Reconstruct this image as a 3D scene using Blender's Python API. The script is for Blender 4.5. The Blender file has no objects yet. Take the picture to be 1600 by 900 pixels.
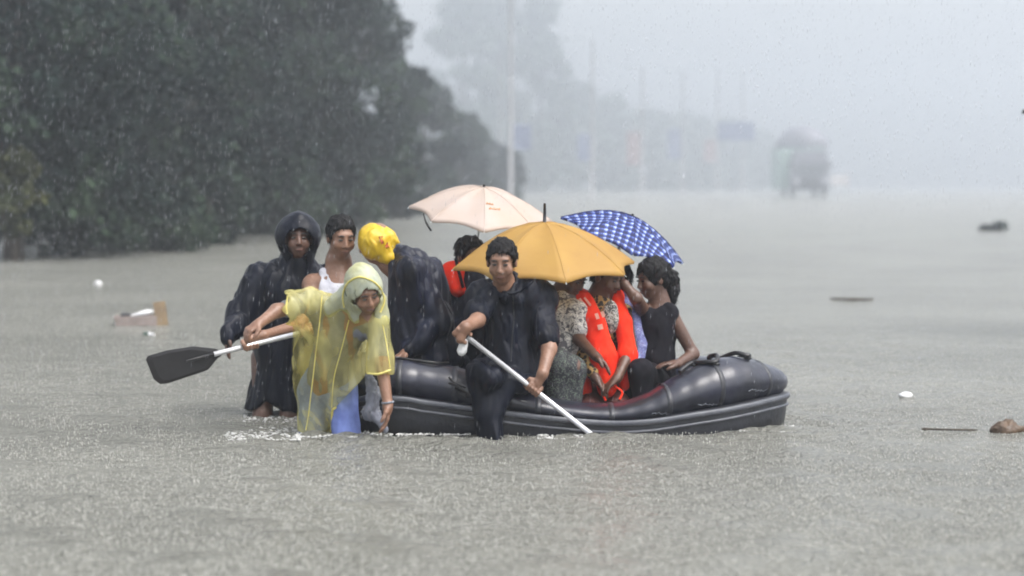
import bpy, math, random
import numpy as np
from mathutils import Vector, Matrix
rad = math.radians
S = bpy.context.scene
COL = S.collection
random.seed(7); RNG = np.random.default_rng(7)

# ------------------------------------------------------------------ camera
F, H, TH = 3600.0, 1.39, math.atan(162/3600)
cam = bpy.data.cameras.new('camera'); camo = bpy.data.objects.new('camera', cam); COL.objects.link(camo)
camo.location = (0, 0, H); camo.rotation_euler = (rad(90)-TH, 0, 0)
cam.sensor_width = 36; cam.lens = 81; cam.clip_start = .1; cam.clip_end = 3000
cam.dof.use_dof = True; cam.dof.focus_distance = 13.0; cam.dof.aperture_fstop = 1.6
S.camera = camo
# ------------------------------------------------------------------ world, sun, exposure
SUN_EL = 60
w = bpy.data.worlds.new("World"); S.world = w; w.use_nodes = True
nt = w.node_tree; bg = nt.nodes['Background']
sky = nt.nodes.new('ShaderNodeTexSky'); sky.sky_type = 'NISHITA'; sky.sun_disc = False
sky.sun_elevation = rad(SUN_EL); sky.sun_rotation = rad(125); sky.air_density = 1.0; sky.dust_density = 5.0; sky.ozone_density = 1.0
hs = nt.nodes.new('ShaderNodeHueSaturation'); hs.inputs['Saturation'].default_value = .30
nt.links.new(sky.outputs[0], hs.inputs['Color']); nt.links.new(hs.outputs[0], bg.inputs[0])
bg.inputs[1].default_value = 0.15
sl = bpy.data.lights.new('sun', 'SUN'); sl.energy = 0.55; sl.angle = rad(40); sl.color = (1, .97, .93)
so = bpy.data.objects.new('sun', sl); COL.objects.link(so); so.rotation_euler = (rad(90-SUN_EL), 0, rad(55))
S.view_settings.view_transform = 'Standard'; S.view_settings.look = 'None'
S.view_settings.exposure = 1.32; S.view_settings.gamma = 1; S.view_settings.use_curve_mapping = False
S.cycles.volume_bounces = 3; S.cycles.max_bounces = 10; S.cycles.transparent_max_bounces = 16
S.cycles.use_denoising = True; S.cycles.use_adaptive_sampling = False; S.cycles.sample_clamp_indirect = 3; S.cycles.sample_clamp_direct = 6; S.cycles.filter_width = 1.9
HAZE = 0.0032

# ------------------------------------------------------------------ geometry helpers
ct, st = math.cos(TH), math.sin(TH)
def P(px, py, Y):
    dx = (px-800)/F; dy = (450-py)/F
    t = Y/(ct+dy*st)
    return np.array([t*dx, Y, H+t*(-st+dy*ct)])
def WP(px, py, z=0):
    dx = (px-800)/F; dy = (450-py)/F
    t = (H-z)/(st-dy*ct)
    return np.array([t*dx, t*(ct+dy*st), z])
WLOC = {}
def unit(v):
    v = np.asarray(v, float); return v/np.linalg.norm(v)
def mesh_obj(name, V, Fc, mat, parent=None, smooth=True, origin=None):
    """V in world coordinates; the object's origin sits at its parent's place or at `origin`"""
    V = np.asarray(V, float)
    base = WLOC[parent.name] if parent is not None else np.array(origin if origin is not None else (0, 0, 0), float)
    me = bpy.data.meshes.new(name)
    V = V-base
    if isinstance(Fc, np.ndarray) and Fc.ndim == 2:
        n, k = Fc.shape
        me.vertices.add(len(V)); me.vertices.foreach_set('co', V.astype(np.float32).ravel())
        me.loops.add(n*k); me.loops.foreach_set('vertex_index', Fc.astype(np.int32).ravel())
        me.polygons.add(n); me.polygons.foreach_set('loop_start', np.arange(0, n*k, k, dtype=np.int32))
        me.polygons.foreach_set('loop_total', np.full(n, k, np.int32))
        me.update(calc_edges=True); me.validate()
    else:
        me.from_pydata([tuple(v) for v in V], [], [tuple(f) for f in Fc]); me.update()
    if smooth:
        me.polygons.foreach_set('use_smooth', np.ones(len(me.polygons), bool))
    if mat is not None: me.materials.append(mat)
    o = bpy.data.objects.new(name, me); COL.objects.link(o)
    if parent is not None: o.parent = parent
    else: o.location = tuple(base)
    WLOC[o.name] = base
    return o
def tag(o, label=None, cat=None, group=None, kind=None):
    if label: o['label'] = label
    if cat: o['category'] = cat
    if group: o['group'] = group
    if kind: o['kind'] = kind
    return o
def thing(name, label, cat, loc, group=None):
    o = bpy.data.objects.new(name, None); COL.objects.link(o); o.location = tuple(loc); o.empty_display_size = .1
    WLOC[o.name] = np.array(loc, float)
    return tag(o, label, cat, group)
class MB:
    def __init__(s): s.v = []; s.f = []
    def add(s, V, Fc):
        n = len(s.v); s.v += [tuple(x) for x in V]; s.f += [tuple(i+n for i in f) for f in Fc]; return s
    def box(s, c, size, R=None):
        c = np.array(c, float); h = np.array(size)/2
        V = [np.array([x, y, z])*h for x in (-1, 1) for y in (-1, 1) for z in (-1, 1)]
        if R is not None: V = [R@v for v in V]
        return s.add([c+v for v in V], [(0, 1, 3, 2), (4, 6, 7, 5), (0, 4, 5, 1), (2, 3, 7, 6), (0, 2, 6, 4), (1, 5, 7, 3)])
    def tube(s, pts, r, n=8, cap=True):
        pts = [np.array(p, float) for p in pts]; m = len(pts)
        rr = r if hasattr(r, '__len__') else [r]*m
        V = []; up = None
        for i in range(m):
            t = unit(pts[min(i+1, m-1)]-pts[max(i-1, 0)])
            if up is None: up = np.array([0, 0, 1.]) if abs(t[2]) < .9 else np.array([1., 0, 0])
            a = unit(np.cross(t, up)); b = np.cross(a, t); up = b
            for k in range(n):
                an = 2*math.pi*k/n; V.append(pts[i]+rr[i]*(math.cos(an)*a+math.sin(an)*b))
        Fc = [(i*n+k, i*n+(k+1) % n, (i+1)*n+(k+1) % n, (i+1)*n+k) for i in range(m-1) for k in range(n)]
        if cap: Fc += [tuple(range(n)), tuple(range((m-1)*n, m*n))[::-1]]
        return s.add(V, Fc)
    def blob(s, c, r, seed=0, amp=.15, n=10, R=None):
        c = np.array(c, float); r = np.array(r, float) if hasattr(r, '__len__') else np.array([r]*3)
        rs = np.random.default_rng(seed); ph = rs.uniform(0, 6, 6)
        V = []; m = n//2+1
        for i in range(m+1):
            th = math.pi*i/m
            for k in range(n):
                p = 2*math.pi*k/n
                d = np.array([math.sin(th)*math.cos(p), math.sin(th)*math.sin(p), math.cos(th)])
                q = 1+amp*(math.sin(3*d[0]+ph[0])+math.sin(4*d[1]+ph[1])+math.sin(5*d[2]+3*d[0]+ph[2]))/1.7
                v = d*r*q
                V.append(c+(R@v if R is not None else v))
        Fc = [(i*n+k, (i+1)*n+k, (i+1)*n+(k+1) % n, i*n+(k+1) % n) for i in range(m) for k in range(n)]
        return s.add(V, Fc)
    def obj(s, name, mat, parent=None, smooth=True, origin=None):
        return mesh_obj(name, s.v, s.f, mat, parent, smooth, origin)
def rotm(ax, deg):
    return np.array(Matrix.Rotation(rad(deg), 3, ax))
def spline(pts, n):
    pts = [np.array(p, float) for p in pts]; out = []
    for i in range(len(pts)-1):
        p0 = pts[max(i-1, 0)]; p1 = pts[i]; p2 = pts[i+1]; p3 = pts[min(i+2, len(pts)-1)]
        for k in range(n):
            t = k/n
            out.append(.5*((2*p1)+(-p0+p2)*t+(2*p0-5*p1+4*p2-p3)*t*t+(-p0+3*p1-3*p2+p3)*t**3))
    out.append(pts[-1]); return out

# ------------------------------------------------------------------ implicit surfaces: smooth unions meshed with surface nets
def wrinkle(X, Y, Z, f=18., stretch=(1, 1, .35), seed=0):
    r = np.random.default_rng(seed); out = 0
    x, y, z = X*stretch[0], Y*stretch[1], Z*stretch[2]
    for o in range(3):
        ph = r.uniform(0, 6.28, 6); ff = f*(1.75**o)
        a = x*ff+1.1*np.sin(z*ff*1.1+y*ff*.7+ph[0])
        b = y*ff+1.0*np.sin(x*ff*.8+z*ff*.9+ph[1])
        c = z*ff+1.0*np.sin(y*ff*.9+x*ff*.6+ph[2])
        v = np.sin(a+.8*np.sin(b+ph[3]))*.6+np.sin(c*1.1+.9*np.sin(a*.7+ph[4]))*.4
        out = out+(1-1.7*np.abs(v))*(.6**o)
    return out
class SDF:
    def __init__(s): s.p = []; s.lo = np.array([9e9]*3); s.hi = -s.lo; s.cuts = []
    def _bb(s, lo, hi, sub):
        if not sub: s.lo = np.minimum(s.lo, lo); s.hi = np.maximum(s.hi, hi)
    def cap(s, a, b, ra, rb=None, k=.03, sq=None, sub=False):
        a = np.array(a, float); b = np.array(b, float); rb = ra if rb is None else rb
        r = max(ra, rb)*(max(sq) if sq else 1)
        s._bb(np.minimum(a, b)-r, np.maximum(a, b)+r, sub)
        s.p.append(('c', a, b, ra, rb, k, sq, sub, np.minimum(a, b)-r, np.maximum(a, b)+r)); return s
    def path(s, pts, rs, k=.03, sq=None):
        for i in range(len(pts)-1): s.cap(pts[i], pts[i+1], rs[i], rs[i+1], k, sq)
        return s
    def ell(s, c, r, R=None, k=.03, sub=False):
        c = np.array(c, float); r = np.array(r, float)
        m = max(r) if R is not None else r
        s._bb(c-m, c+m, sub)
        s.p.append(('e', c, r, R, 0, k, None, sub, c-m, c+m)); return s
    def cut(s, f): s.cuts.append(f); return s       # keeps f<0
    def build(s, vox=.007, fold=0, ff=18., stretch=(1, 1, .35), seed=0, smooth=1):
        pad = .02+abs(fold)*2
        lo = s.lo-pad; n = np.ceil((s.hi+pad-lo)/vox).astype(int)+1
        ax = [(lo[i]+vox*np.arange(n[i])).astype(np.float32) for i in range(3)]
        D = np.full(n, .15, np.float32)
        for kind, a, b, ra, rb, k, sq, sub, l, h in s.p:
            mg = .03+k+abs(fold)*2
            i0 = np.clip(((l-mg-lo)/vox).astype(int), 0, n); i1 = np.clip(((h+mg-lo)/vox).astype(int)+2, 0, n)
            if np.any(i1 <= i0): continue
            sl_ = tuple(slice(i0[j], i1[j]) for j in range(3))
            x = ax[0][sl_[0]][:, None, None]; y = ax[1][sl_[1]][None, :, None]; z = ax[2][sl_[2]][None, None, :]
            if kind == 'c':
                if sq: a = a/sq; b = b/sq; x = x/sq[0]; y = y/sq[1]; z = z/sq[2]
                ab = b-a; L = float(ab@ab)+1e-9
                t = np.clip(((x-a[0])*ab[0]+(y-a[1])*ab[1]+(z-a[2])*ab[2])/L, 0, 1)
                d = np.sqrt((x-a[0]-t*ab[0])**2+(y-a[1]-t*ab[1])**2+(z-a[2]-t*ab[2])**2)-(ra+(rb-ra)*t)
            else:
                c, r, R = a, b, ra
                x = x-c[0]; y = y-c[1]; z = z-c[2]
                if R is not None:
                    x, y, z = (R[0, 0]*x+R[1, 0]*y+R[2, 0]*z, R[0, 1]*x+R[1, 1]*y+R[2, 1]*z, R[0, 2]*x+R[1, 2]*y+R[2, 2]*z)
                q = np.sqrt((x/r[0])**2+(y/r[1])**2+(z/r[2])**2)
                q2 = np.sqrt((x/r[0]**2)**2+(y/r[1]**2)**2+(z/r[2]**2)**2)+1e-6
                d = np.clip(q*(q-1)/q2, -.2, .2)
            E = D[sl_]
            if sub:
                kk = max(k, 1e-4); hh = np.clip(.5-.5*(E+d)/kk, 0, 1)
                D[sl_] = E*(1-hh)+(-d)*hh+kk*hh*(1-hh)
            else:
                hh = np.clip(.5+.5*(d-E)/k, 0, 1)
                D[sl_] = d*(1-hh)+E*hh-k*hh*(1-hh)
        if fold:
            m = np.abs(D) < .05+fold*2
            I = np.nonzero(m)
            D[m] += (fold*wrinkle(ax[0][I[0]], ax[1][I[1]], ax[2][I[2]], ff, stretch, seed)).astype(np.float32)
        for f in s.cuts:
            D = np.maximum(D, f(ax[0][:, None, None], ax[1][None, :, None], ax[2][None, None, :]).astype(np.float32))
        D[0] = D[-1] = .1; D[:, 0] = D[:, -1] = .1; D[:, :, 0] = D[:, :, -1] = .1
        return nets(D, lo, vox, smooth)
def nets(D, lo, vox, smooth=1):
    ins = D < 0
    n = np.array(D.shape)
    acc = np.zeros(tuple(n-1)+(3,), np.float32); cnt = np.zeros(tuple(n-1), np.float32)
    for axis in range(3):
        sa = [slice(None)]*3; sb = [slice(None)]*3; sa[axis] = slice(0, -1); sb[axis] = slice(1, None)
        A = D[tuple(sa)]; B = D[tuple(sb)]
        I = np.nonzero(ins[tuple(sa)] != ins[tuple(sb)])
        a = A[I]; t = a/(a-B[I])
        pos = np.stack(I, 1).astype(np.float32); pos[:, axis] += t
        o1, o2 = [k for k in range(3) if k != axis]
        for d1 in (0, -1):
            for d2 in (0, -1):
                J = [i.copy() for i in I]; J[o1] = J[o1]+d1; J[o2] = J[o2]+d2
                ok = (J[o1] >= 0) & (J[o2] >= 0) & (J[o1] < n[o1]-1) & (J[o2] < n[o2]-1)
                J = tuple(j[ok] for j in J)
                np.add.at(acc, J, pos[ok]); np.add.at(cnt, J, 1)
    idx = np.full(cnt.shape, -1, np.int64); C = np.nonzero(cnt > 0)
    idx[C] = np.arange(len(C[0]))
    V = acc[C]/cnt[C][:, None]
    Q = []
    for axis in range(3):
        sa = [slice(None)]*3; sb = [slice(None)]*3; sa[axis] = slice(0, -1); sb[axis] = slice(1, None)
        I = np.nonzero(ins[tuple(sa)] != ins[tuple(sb)])
        o1, o2 = [(1, 2), (2, 0), (0, 1)][axis]
        ok = (I[o1] > 0) & (I[o2] > 0) & (I[o1] < n[o1]-1) & (I[o2] < n[o2]-1); I = [i[ok] for i in I]
        def g(d1, d2):
            J = [i.copy() for i in I]; J[o1] = J[o1]+d1; J[o2] = J[o2]+d2; return idx[tuple(J)]
        q = np.stack([g(-1, -1), g(0, -1), g(0, 0), g(-1, 0)], 1)
        fl = ~ins[tuple(sa)][tuple(I)]
        q[fl] = q[fl][:, ::-1]
        Q.append(q)
    Q = np.concatenate(Q)
    for _ in range(smooth):
        s = np.zeros_like(V); c = np.zeros(len(V), np.float32)
        for k in range(4):
            a, b = Q[:, k], Q[:, (k+1) % 4]
            np.add.at(s, a, V[b]); np.add.at(c, a, 1)
            np.add.at(s, b, V[a]); np.add.at(c, b, 1)
        V = V*.5+.5*s/c[:, None]
    return lo+V*vox, Q

# ------------------------------------------------------------------ materials
def mat(name, c1, c2=None, scale=6., rough=.6, bump=0., bscale=40., stretch=(1, 1, 1), metal=0., coat=0., spec=.5, detail=4., croughness=.1, contrast=(.35, .65), transl=None, ridged=False):
    m = bpy.data.materials.new(name); m.use_nodes = True; t = m.node_tree; N = t.nodes; L = t.links
    b = N['Principled BSDF']; b.inputs['Roughness'].default_value = rough; b.inputs['Metallic'].default_value = metal
    b.inputs['Coat Weight'].default_value = coat; b.inputs['Coat Roughness'].default_value = croughness
    b.inputs['Specular IOR Level'].default_value = spec
    tc = N.new('ShaderNodeTexCoord'); mp = N.new('ShaderNodeMapping'); L.new(tc.outputs['Object'], mp.inputs[0]); mp.inputs['Scale'].default_value = stretch
    if c2 is None: c2 = tuple(x*.7 for x in c1)
    no = N.new('ShaderNodeTexNoise'); no.inputs['Scale'].default_value = scale; no.inputs['Detail'].default_value = detail; L.new(mp.outputs[0], no.inputs[0])
    cr = N.new('ShaderNodeValToRGB'); cr.color_ramp.elements[0].position = contrast[0]; cr.color_ramp.elements[1].position = contrast[1]
    cr.color_ramp.elements[0].color = (*c2, 1); cr.color_ramp.elements[1].color = (*c1, 1)
    L.new(no.outputs[0], cr.inputs[0]); L.new(cr.outputs[0], b.inputs['Base Color'])
    if bump:
        n2 = N.new('ShaderNodeTexNoise'); n2.inputs['Scale'].default_value = bscale; n2.inputs['Detail'].default_value = 5; L.new(mp.outputs[0], n2.inputs[0])
        if ridged: n2.noise_type = 'RIDGED_MULTIFRACTAL'; n2.inputs['Detail'].default_value = 3
        bp = N.new('ShaderNodeBump'); bp.inputs['Strength'].default_value = 1; bp.inputs['Distance'].default_value = bump
        L.new(n2.outputs[0], bp.inputs['Height']); L.new(bp.outputs[0], b.inputs['Normal'])
    if transl:
        tr = N.new('ShaderNodeBsdfTranslucent'); L.new(cr.outputs[0], tr.inputs[0]); mx = N.new('ShaderNodeMixShader'); mx.inputs[0].default_value = transl
        L.new(b.outputs[0], mx.inputs[1]); L.new(tr.outputs[0], mx.inputs[2]); L.new(mx.outputs[0], N['Material Output'].inputs[0])
    return m
def pattern_mat(name, cols, scale=30., kind='voronoi', rough=.8, stretch=(1, 1, 1)):
    m = mat(name, cols[0], cols[0], rough=rough, bump=.002, bscale=60)
    t = m.node_tree; N = t.nodes; L = t.links; b = N['Principled BSDF']
    mp = [n for n in N if n.type == 'MAPPING'][0]; mp.inputs['Scale'].default_value = stretch
    cr = N.new('ShaderNodeValToRGB'); cr.color_ramp.interpolation = 'CONSTANT'
    if kind == 'voronoi':
        v = N.new('ShaderNodeTexVoronoi'); v.inputs['Scale'].default_value = scale; v.inputs['Randomness'].default_value = 1
    else:
        v = N.new('ShaderNodeTexNoise'); v.inputs['Scale'].default_value = scale; v.inputs['Detail'].default_value = 2; v.inputs['Distortion'].default_value = 1.5
    L.new(mp.outputs[0], v.inputs[0])
    e = cr.color_ramp.elements; k = len(cols)
    while len(e) < k: e.new(.5)
    rng = (.1, .5) if kind == 'voronoi' else (.38, .6)
    for i, c in enumerate(cols):
        e[i].position = 0 if i == 0 else rng[0]+(rng[1]-rng[0])*i/(k-1 or 1); e[i].color = (*c, 1)
    L.new(v.outputs[0], cr.inputs[0]); L.new(cr.outputs[0], b.inputs['Base Color'])
    return m

M = {}
M['skin'] = mat('skin', (.24, .13, .083), (.18, .095, .06), 9, .42, .004, 50)
M['skin_dark'] = mat('skin_dark', (.11, .057, .038), (.08, .041, .028), 9, .42, .004, 50)
M['hair'] = mat('hair', (.010, .009, .010), (.005, .005, .005), 60, .6, .006, 120, (1, 1, .3), spec=.15)
M['lip'] = mat('lip', (.15, .065, .05), None, 20, .5)
M['brow'] = mat('brow', (.02, .015, .013), None, 40, .7)
M['eye'] = mat('eye', (.02, .015, .012), None, 40, .25)
M['coat_black'] = mat('coat_black', (.007, .009, .017), (.002, .003, .007), 7, .42, .003, 20, (1, 1, .3), spec=.18, ridged=True)
M['coat_navy'] = mat('coat_navy', (.010, .013, .028), (.003, .004, .009), 7, .4, .004, 22, (1, 1, .35), spec=.25, ridged=True)
M['jacket'] = mat('jacket', (.006, .008, .016), (.002, .003, .007), 9, .5, .003, 24, (1, 1, .35), spec=.15, ridged=True)
M['shirt_grey'] = mat('shirt_grey', (.2, .21, .25), (.12, .13, .16), 12, .85, .006, 25)
M['tank'] = mat('tank', (.6, .6, .64), (.45, .45, .5), 14, .85, .006, 30)
M['jeans'] = mat('jeans', (.16, .22, .52), (.1, .14, .38), 14, .8, .006, 30)
M['dark_cloth'] = mat('dark_cloth', (.018, .022, .04), (.009, .011, .02), 10, .75, .006, 20, spec=.2, ridged=True)
M['black_cloth'] = mat('black_cloth', (.008, .0075, .012), (.004, .004, .006), 10, .8, .006, 18, spec=.15, ridged=True)
M['vest'] = mat('vest', (.80, .04, .012), (.72, .025, .008), 8, .7, .006, 22, spec=.1)
M['reflect'] = mat('reflect', (.9, .45, .36), None, 30, .3)
M['red_cloth'] = mat('red_cloth', (.09, .025, .02), None, 20, .8)
M['leopard'] = pattern_mat('leopard', [(.015, .012, .01), (.02, .015, .012), (.32, .2, .07)], 42)
M['shirt_pat'] = pattern_mat('shirt_pat', [(.12, .12, .13), (.62, .6, .55), (.3, .3, .3), (.7, .68, .62)], 24, 'noise')
M['shirt_vee'] = pattern_mat('shirt_vee', [(.05, .05, .05), (.4, .38, .35), (.12, .1, .08)], 40, 'noise')
M['pants_pat'] = pattern_mat('pants_pat', [(.012, .012, .018), (.015, .014, .02), (.10, .13, .10), (.02, .01, .03)], 50, 'noise')
M['blue_pat'] = pattern_mat('blue_pat', [(.10, .11, .26), (.2, .23, .42), (.10, .08, .2), (.28, .32, .5)], 34, 'noise')
M['bag'] = mat('bag', (.7, .50, .03), (.6, .38, .01), 8, .4, .006, 16, ridged=True, transl=.2)
M['red_ink'] = mat('red_ink', (.55, .1, .03), None, 30, .6)
M['alu'] = mat('alu', (.72, .73, .75), (.6, .6, .63), 30, .35, .0005, 60, metal=.5)
M['blade'] = mat('blade', (.012, .011, .012), None, 12, .45, .001, 30)
M['rubber'] = mat('rubber', (.011, .013, .03), (.004, .005, .010), 5, .5, .005, 22, spec=.3, coat=.75, croughness=.2, contrast=(.3, .7))
M['rubber_side'] = mat('rubber_side', (.02, .022, .03), (.010, .011, .016), 9, .5, .004, 30, coat=.2)
M['strake'] = mat('strake', (.10, .105, .12), (.05, .055, .07), 7, .5, .003, 60, coat=.15)
M['rubber_black'] = mat('rubber_black', (.012, .012, .014), None, 8, .4)
M['scuff'] = mat('scuff', (.3, .32, .36), (.1, .11, .13), 80, .7)
M['floor'] = mat('boat_floor', (.03, .03, .035), None, 8, .6)
M['white'] = mat('white_plastic', (.8, .8, .8), (.7, .7, .7), 20, .4, transl=.1)
M['card'] = mat('cardboard', (.30, .22, .13), (.22, .16, .1), 9, .85, .003, 30)
M['cardgrey'] = mat('cardboard_wet', (.34, .28, .26), (.26, .22, .2), 12, .8, .003, 30)
M['wood'] = mat('wet_wood', (.09, .05, .022), (.04, .024, .012), 25, .5, .006, 40)
M['green_plastic'] = mat('green_plastic', (.05, .1, .07), None, 20, .4)
M['bark'] = mat('bark', (.07, .055, .04), (.035, .028, .02), 14, .9, .03, 12, (1, 1, .25))
M['concrete'] = mat('concrete', (.5, .49, .49), (.45, .44, .44), 5, .8)
M['lamp'] = mat('lamp_grey', (.45, .5, .5), None, 5, .5)
M['pink'] = mat('banner_pink_hazed', (.34, .27, .27), None, 3, .8)  # pink greyed towards the haze, fading put into the colour
M['blue'] = mat('banner_blue_hazed', (.22, .25, .34), None, 3, .6)  # blue of banners and board, likewise dulled with painted haze
M['truck_green_hazed'] = mat('truck_green_hazed', (.32, .44, .39), (.28, .38, .34), 2, .5)  # green lightened so distance haze is partly in the paint
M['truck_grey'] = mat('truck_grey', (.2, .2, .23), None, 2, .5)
M['glass'] = mat('dark_glass', (.1, .11, .12), None, 2, .1)
M['tyre'] = mat('tyre', (.02, .02, .02), None, 5, .8)
M['fabric_pink'] = mat('fabric_pink', (.56, .47, .42), (.54, .435, .36), 4, .6, .002, 14, transl=.35)
M['fabric_yellow'] = mat('fabric_yellow', (.45, .265, .06), (.40, .225, .05), 4, .6, .002, 14, transl=.3)
def leafmat(name, ca, cb, cc):
    m = mat(name, ca, cb, .55, .75, transl=.2, contrast=(.38, .62), spec=.2)
    t = m.node_tree; N = t.nodes; L = t.links; b = N['Principled BSDF']
    cr = [n for n in N if n.type == 'VALTORGB'][0]; e = cr.color_ramp.elements.new(.5); e.color = (*cc, 1)
    g = N.new('ShaderNodeNewGeometry'); hv = N.new('ShaderNodeHueSaturation'); mr = N.new('ShaderNodeMapRange')
    L.new(g.outputs['Random Per Island'], mr.inputs[0]); mr.inputs[3].default_value = .55; mr.inputs[4].default_value = 1.45
    L.new(mr.outputs[0], hv.inputs['Value']); L.new(cr.outputs[0], hv.inputs['Color'])
    L.new(hv.outputs[0], b.inputs['Base Color'])
    for n in N:
        if n.type == 'BSDF_TRANSLUCENT': L.new(hv.outputs[0], n.inputs[0])
    return m
M['leaf'] = leafmat('leaf', (.035, .058, .032), (.003, .008, .008), (.010, .022, .018))
M['leaf_y'] = leafmat('leaf_yellow', (.08, .085, .025), (.03, .04, .015), (.05, .055, .02))
M['leaf_far_hazed'] = leafmat('leaf_far_hazed', (.11, .15, .10), (.07, .10, .08), (.09, .13, .09))  # far leaves paler than the near ones: extra haze painted into the colour

# yellow see-through raincoat plastic
def poncho_mat():
    m = mat('poncho_plastic', (.84, .80, .42), (.80, .72, .26), 5, .26, .004, 9, (1, 1, .45), coat=.2, ridged=True)
    t = m.node_tree; N = t.nodes; L = t.links; b = N['Principled BSDF']
    cr0 = [n for n in N if n.type == 'VALTORGB'][0]
    tl = N.new('ShaderNodeBsdfTranslucent'); L.new(cr0.outputs[0], tl.inputs[0])
    m1 = N.new('ShaderNodeMixShader'); m1.inputs[0].default_value = .45; L.new(b.outputs[0], m1.inputs[1]); L.new(tl.outputs[0], m1.inputs[2])
    tp = N.new('ShaderNodeBsdfTransparent'); tp.inputs[0].default_value = (.97, .93, .66, 1)
    mp = [n for n in N if n.type == 'MAPPING'][0]
    n3 = N.new('ShaderNodeTexNoise'); n3.inputs['Scale'].default_value = 5; n3.inputs['Detail'].default_value = 2.5; n3.inputs['Distortion'].default_value = 1.2
    mp2 = N.new('ShaderNodeMapping'); mp2.inputs['Scale'].default_value = (1, 1, .5); mp2.inputs['Rotation'].default_value = (0, rad(15), 0)
    tc = [n for n in N if n.type == 'TEX_COORD'][0]; L.new(tc.outputs['Object'], mp2.inputs[0]); L.new(mp2.outputs[0], n3.inputs[0])
    mr = N.new('ShaderNodeMapRange'); mr.inputs[1].default_value = .42; mr.inputs[2].default_value = .62; mr.inputs[3].default_value = .12; mr.inputs[4].default_value = .60
    L.new(n3.outputs[0], mr.inputs[0])
    m2 = N.new('ShaderNodeMixShader'); L.new(mr.outputs[0], m2.inputs[0]); L.new(tp.outputs[0], m2.inputs[1]); L.new(m1.outputs[0], m2.inputs[2])
    L.new(m2.outputs[0], N['Material Output'].inputs[0]); return m
M['poncho'] = poncho_mat()
M['poncho_hood'] = mat('poncho_hood', (.50, .54, .44), (.50, .50, .28), 8, .32, .004, 12, spec=.5, ridged=True, transl=.3)
M['poncho_hem'] = mat('poncho_hem', (.86, .80, .32), (.8, .7, .2), 12, .4, transl=.3)

# blue tartan, laid out in the canopy's own UVs
def plaid_mat():
    m = mat('plaid', (.75, .8, .9), None, 8, .6); t = m.node_tree; N = t.nodes; L = t.links; b = N['Principled BSDF']
    tc = [n for n in N if n.type == 'TEX_COORD'][0]
    sx = N.new('ShaderNodeSeparateXYZ'); L.new(tc.outputs['UV'], sx.inputs[0])
    def stripes(sock, freq, ph, width):
        a = N.new('ShaderNodeMath'); a.operation = 'MULTIPLY_ADD'; a.inputs[1].default_value = freq; a.inputs[2].default_value = ph; L.new(sock, a.inputs[0])
        f = N.new('ShaderNodeMath'); f.operation = 'FRACT'; L.new(a.outputs[0], f.inputs[0])
        g = N.new('ShaderNodeMath'); g.operation = 'LESS_THAN'; g.inputs[1].default_value = width; L.new(f.outputs[0], g.inputs[0]); return g.outputs[0]
    def add(a, b_, fac=1):
        x = N.new('ShaderNodeMath'); x.operation = 'ADD'; L.new(a, x.inputs[0]); L.new(b_, x.inputs[1]); return x.outputs[0]
    s1 = add(stripes(sx.outputs[0], 13, 0, .62), stripes(sx.outputs[1], 13, 0, .62))
    s2 = add(stripes(sx.outputs[0], 26, .3, .25), stripes(sx.outputs[1], 26, .3, .25))
    q = N.new('ShaderNodeMath'); q.operation = 'MULTIPLY_ADD'; q.inputs[1].default_value = .35; L.new(s2, q.inputs[0]); L.new(s1, q.inputs[2])
    mr = N.new('ShaderNodeMapRange'); mr.inputs[2].default_value = 2.2; L.new(q.outputs[0], mr.inputs[0])
    cr = N.new('ShaderNodeValToRGB'); e = cr.color_ramp.elements
    e[0].position = 0; e[0].color = (.5, .58, .8, 1); e[1].position = .9; e[1].color = (.005, .008, .07, 1)
    x = e.new(.3); x.color = (.14, .22, .55, 1); x = e.new(.55); x.color = (.02, .045, .26, 1)
    L.new(mr.outputs[0], cr.inputs[0]); L.new(cr.outputs[0], b.inputs['Base Color'])
    tr = N.new('ShaderNodeBsdfTranslucent'); L.new(cr.outputs[0], tr.inputs[0]); mx = N.new('ShaderNodeMixShader'); mx.inputs[0].default_value = .25
    L.new(b.outputs[0], mx.inputs[1]); L.new(tr.outputs[0], mx.inputs[2]); L.new(mx.outputs[0], N['Material Output'].inputs[0])
    return m
M['plaid'] = plaid_mat()

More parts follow.
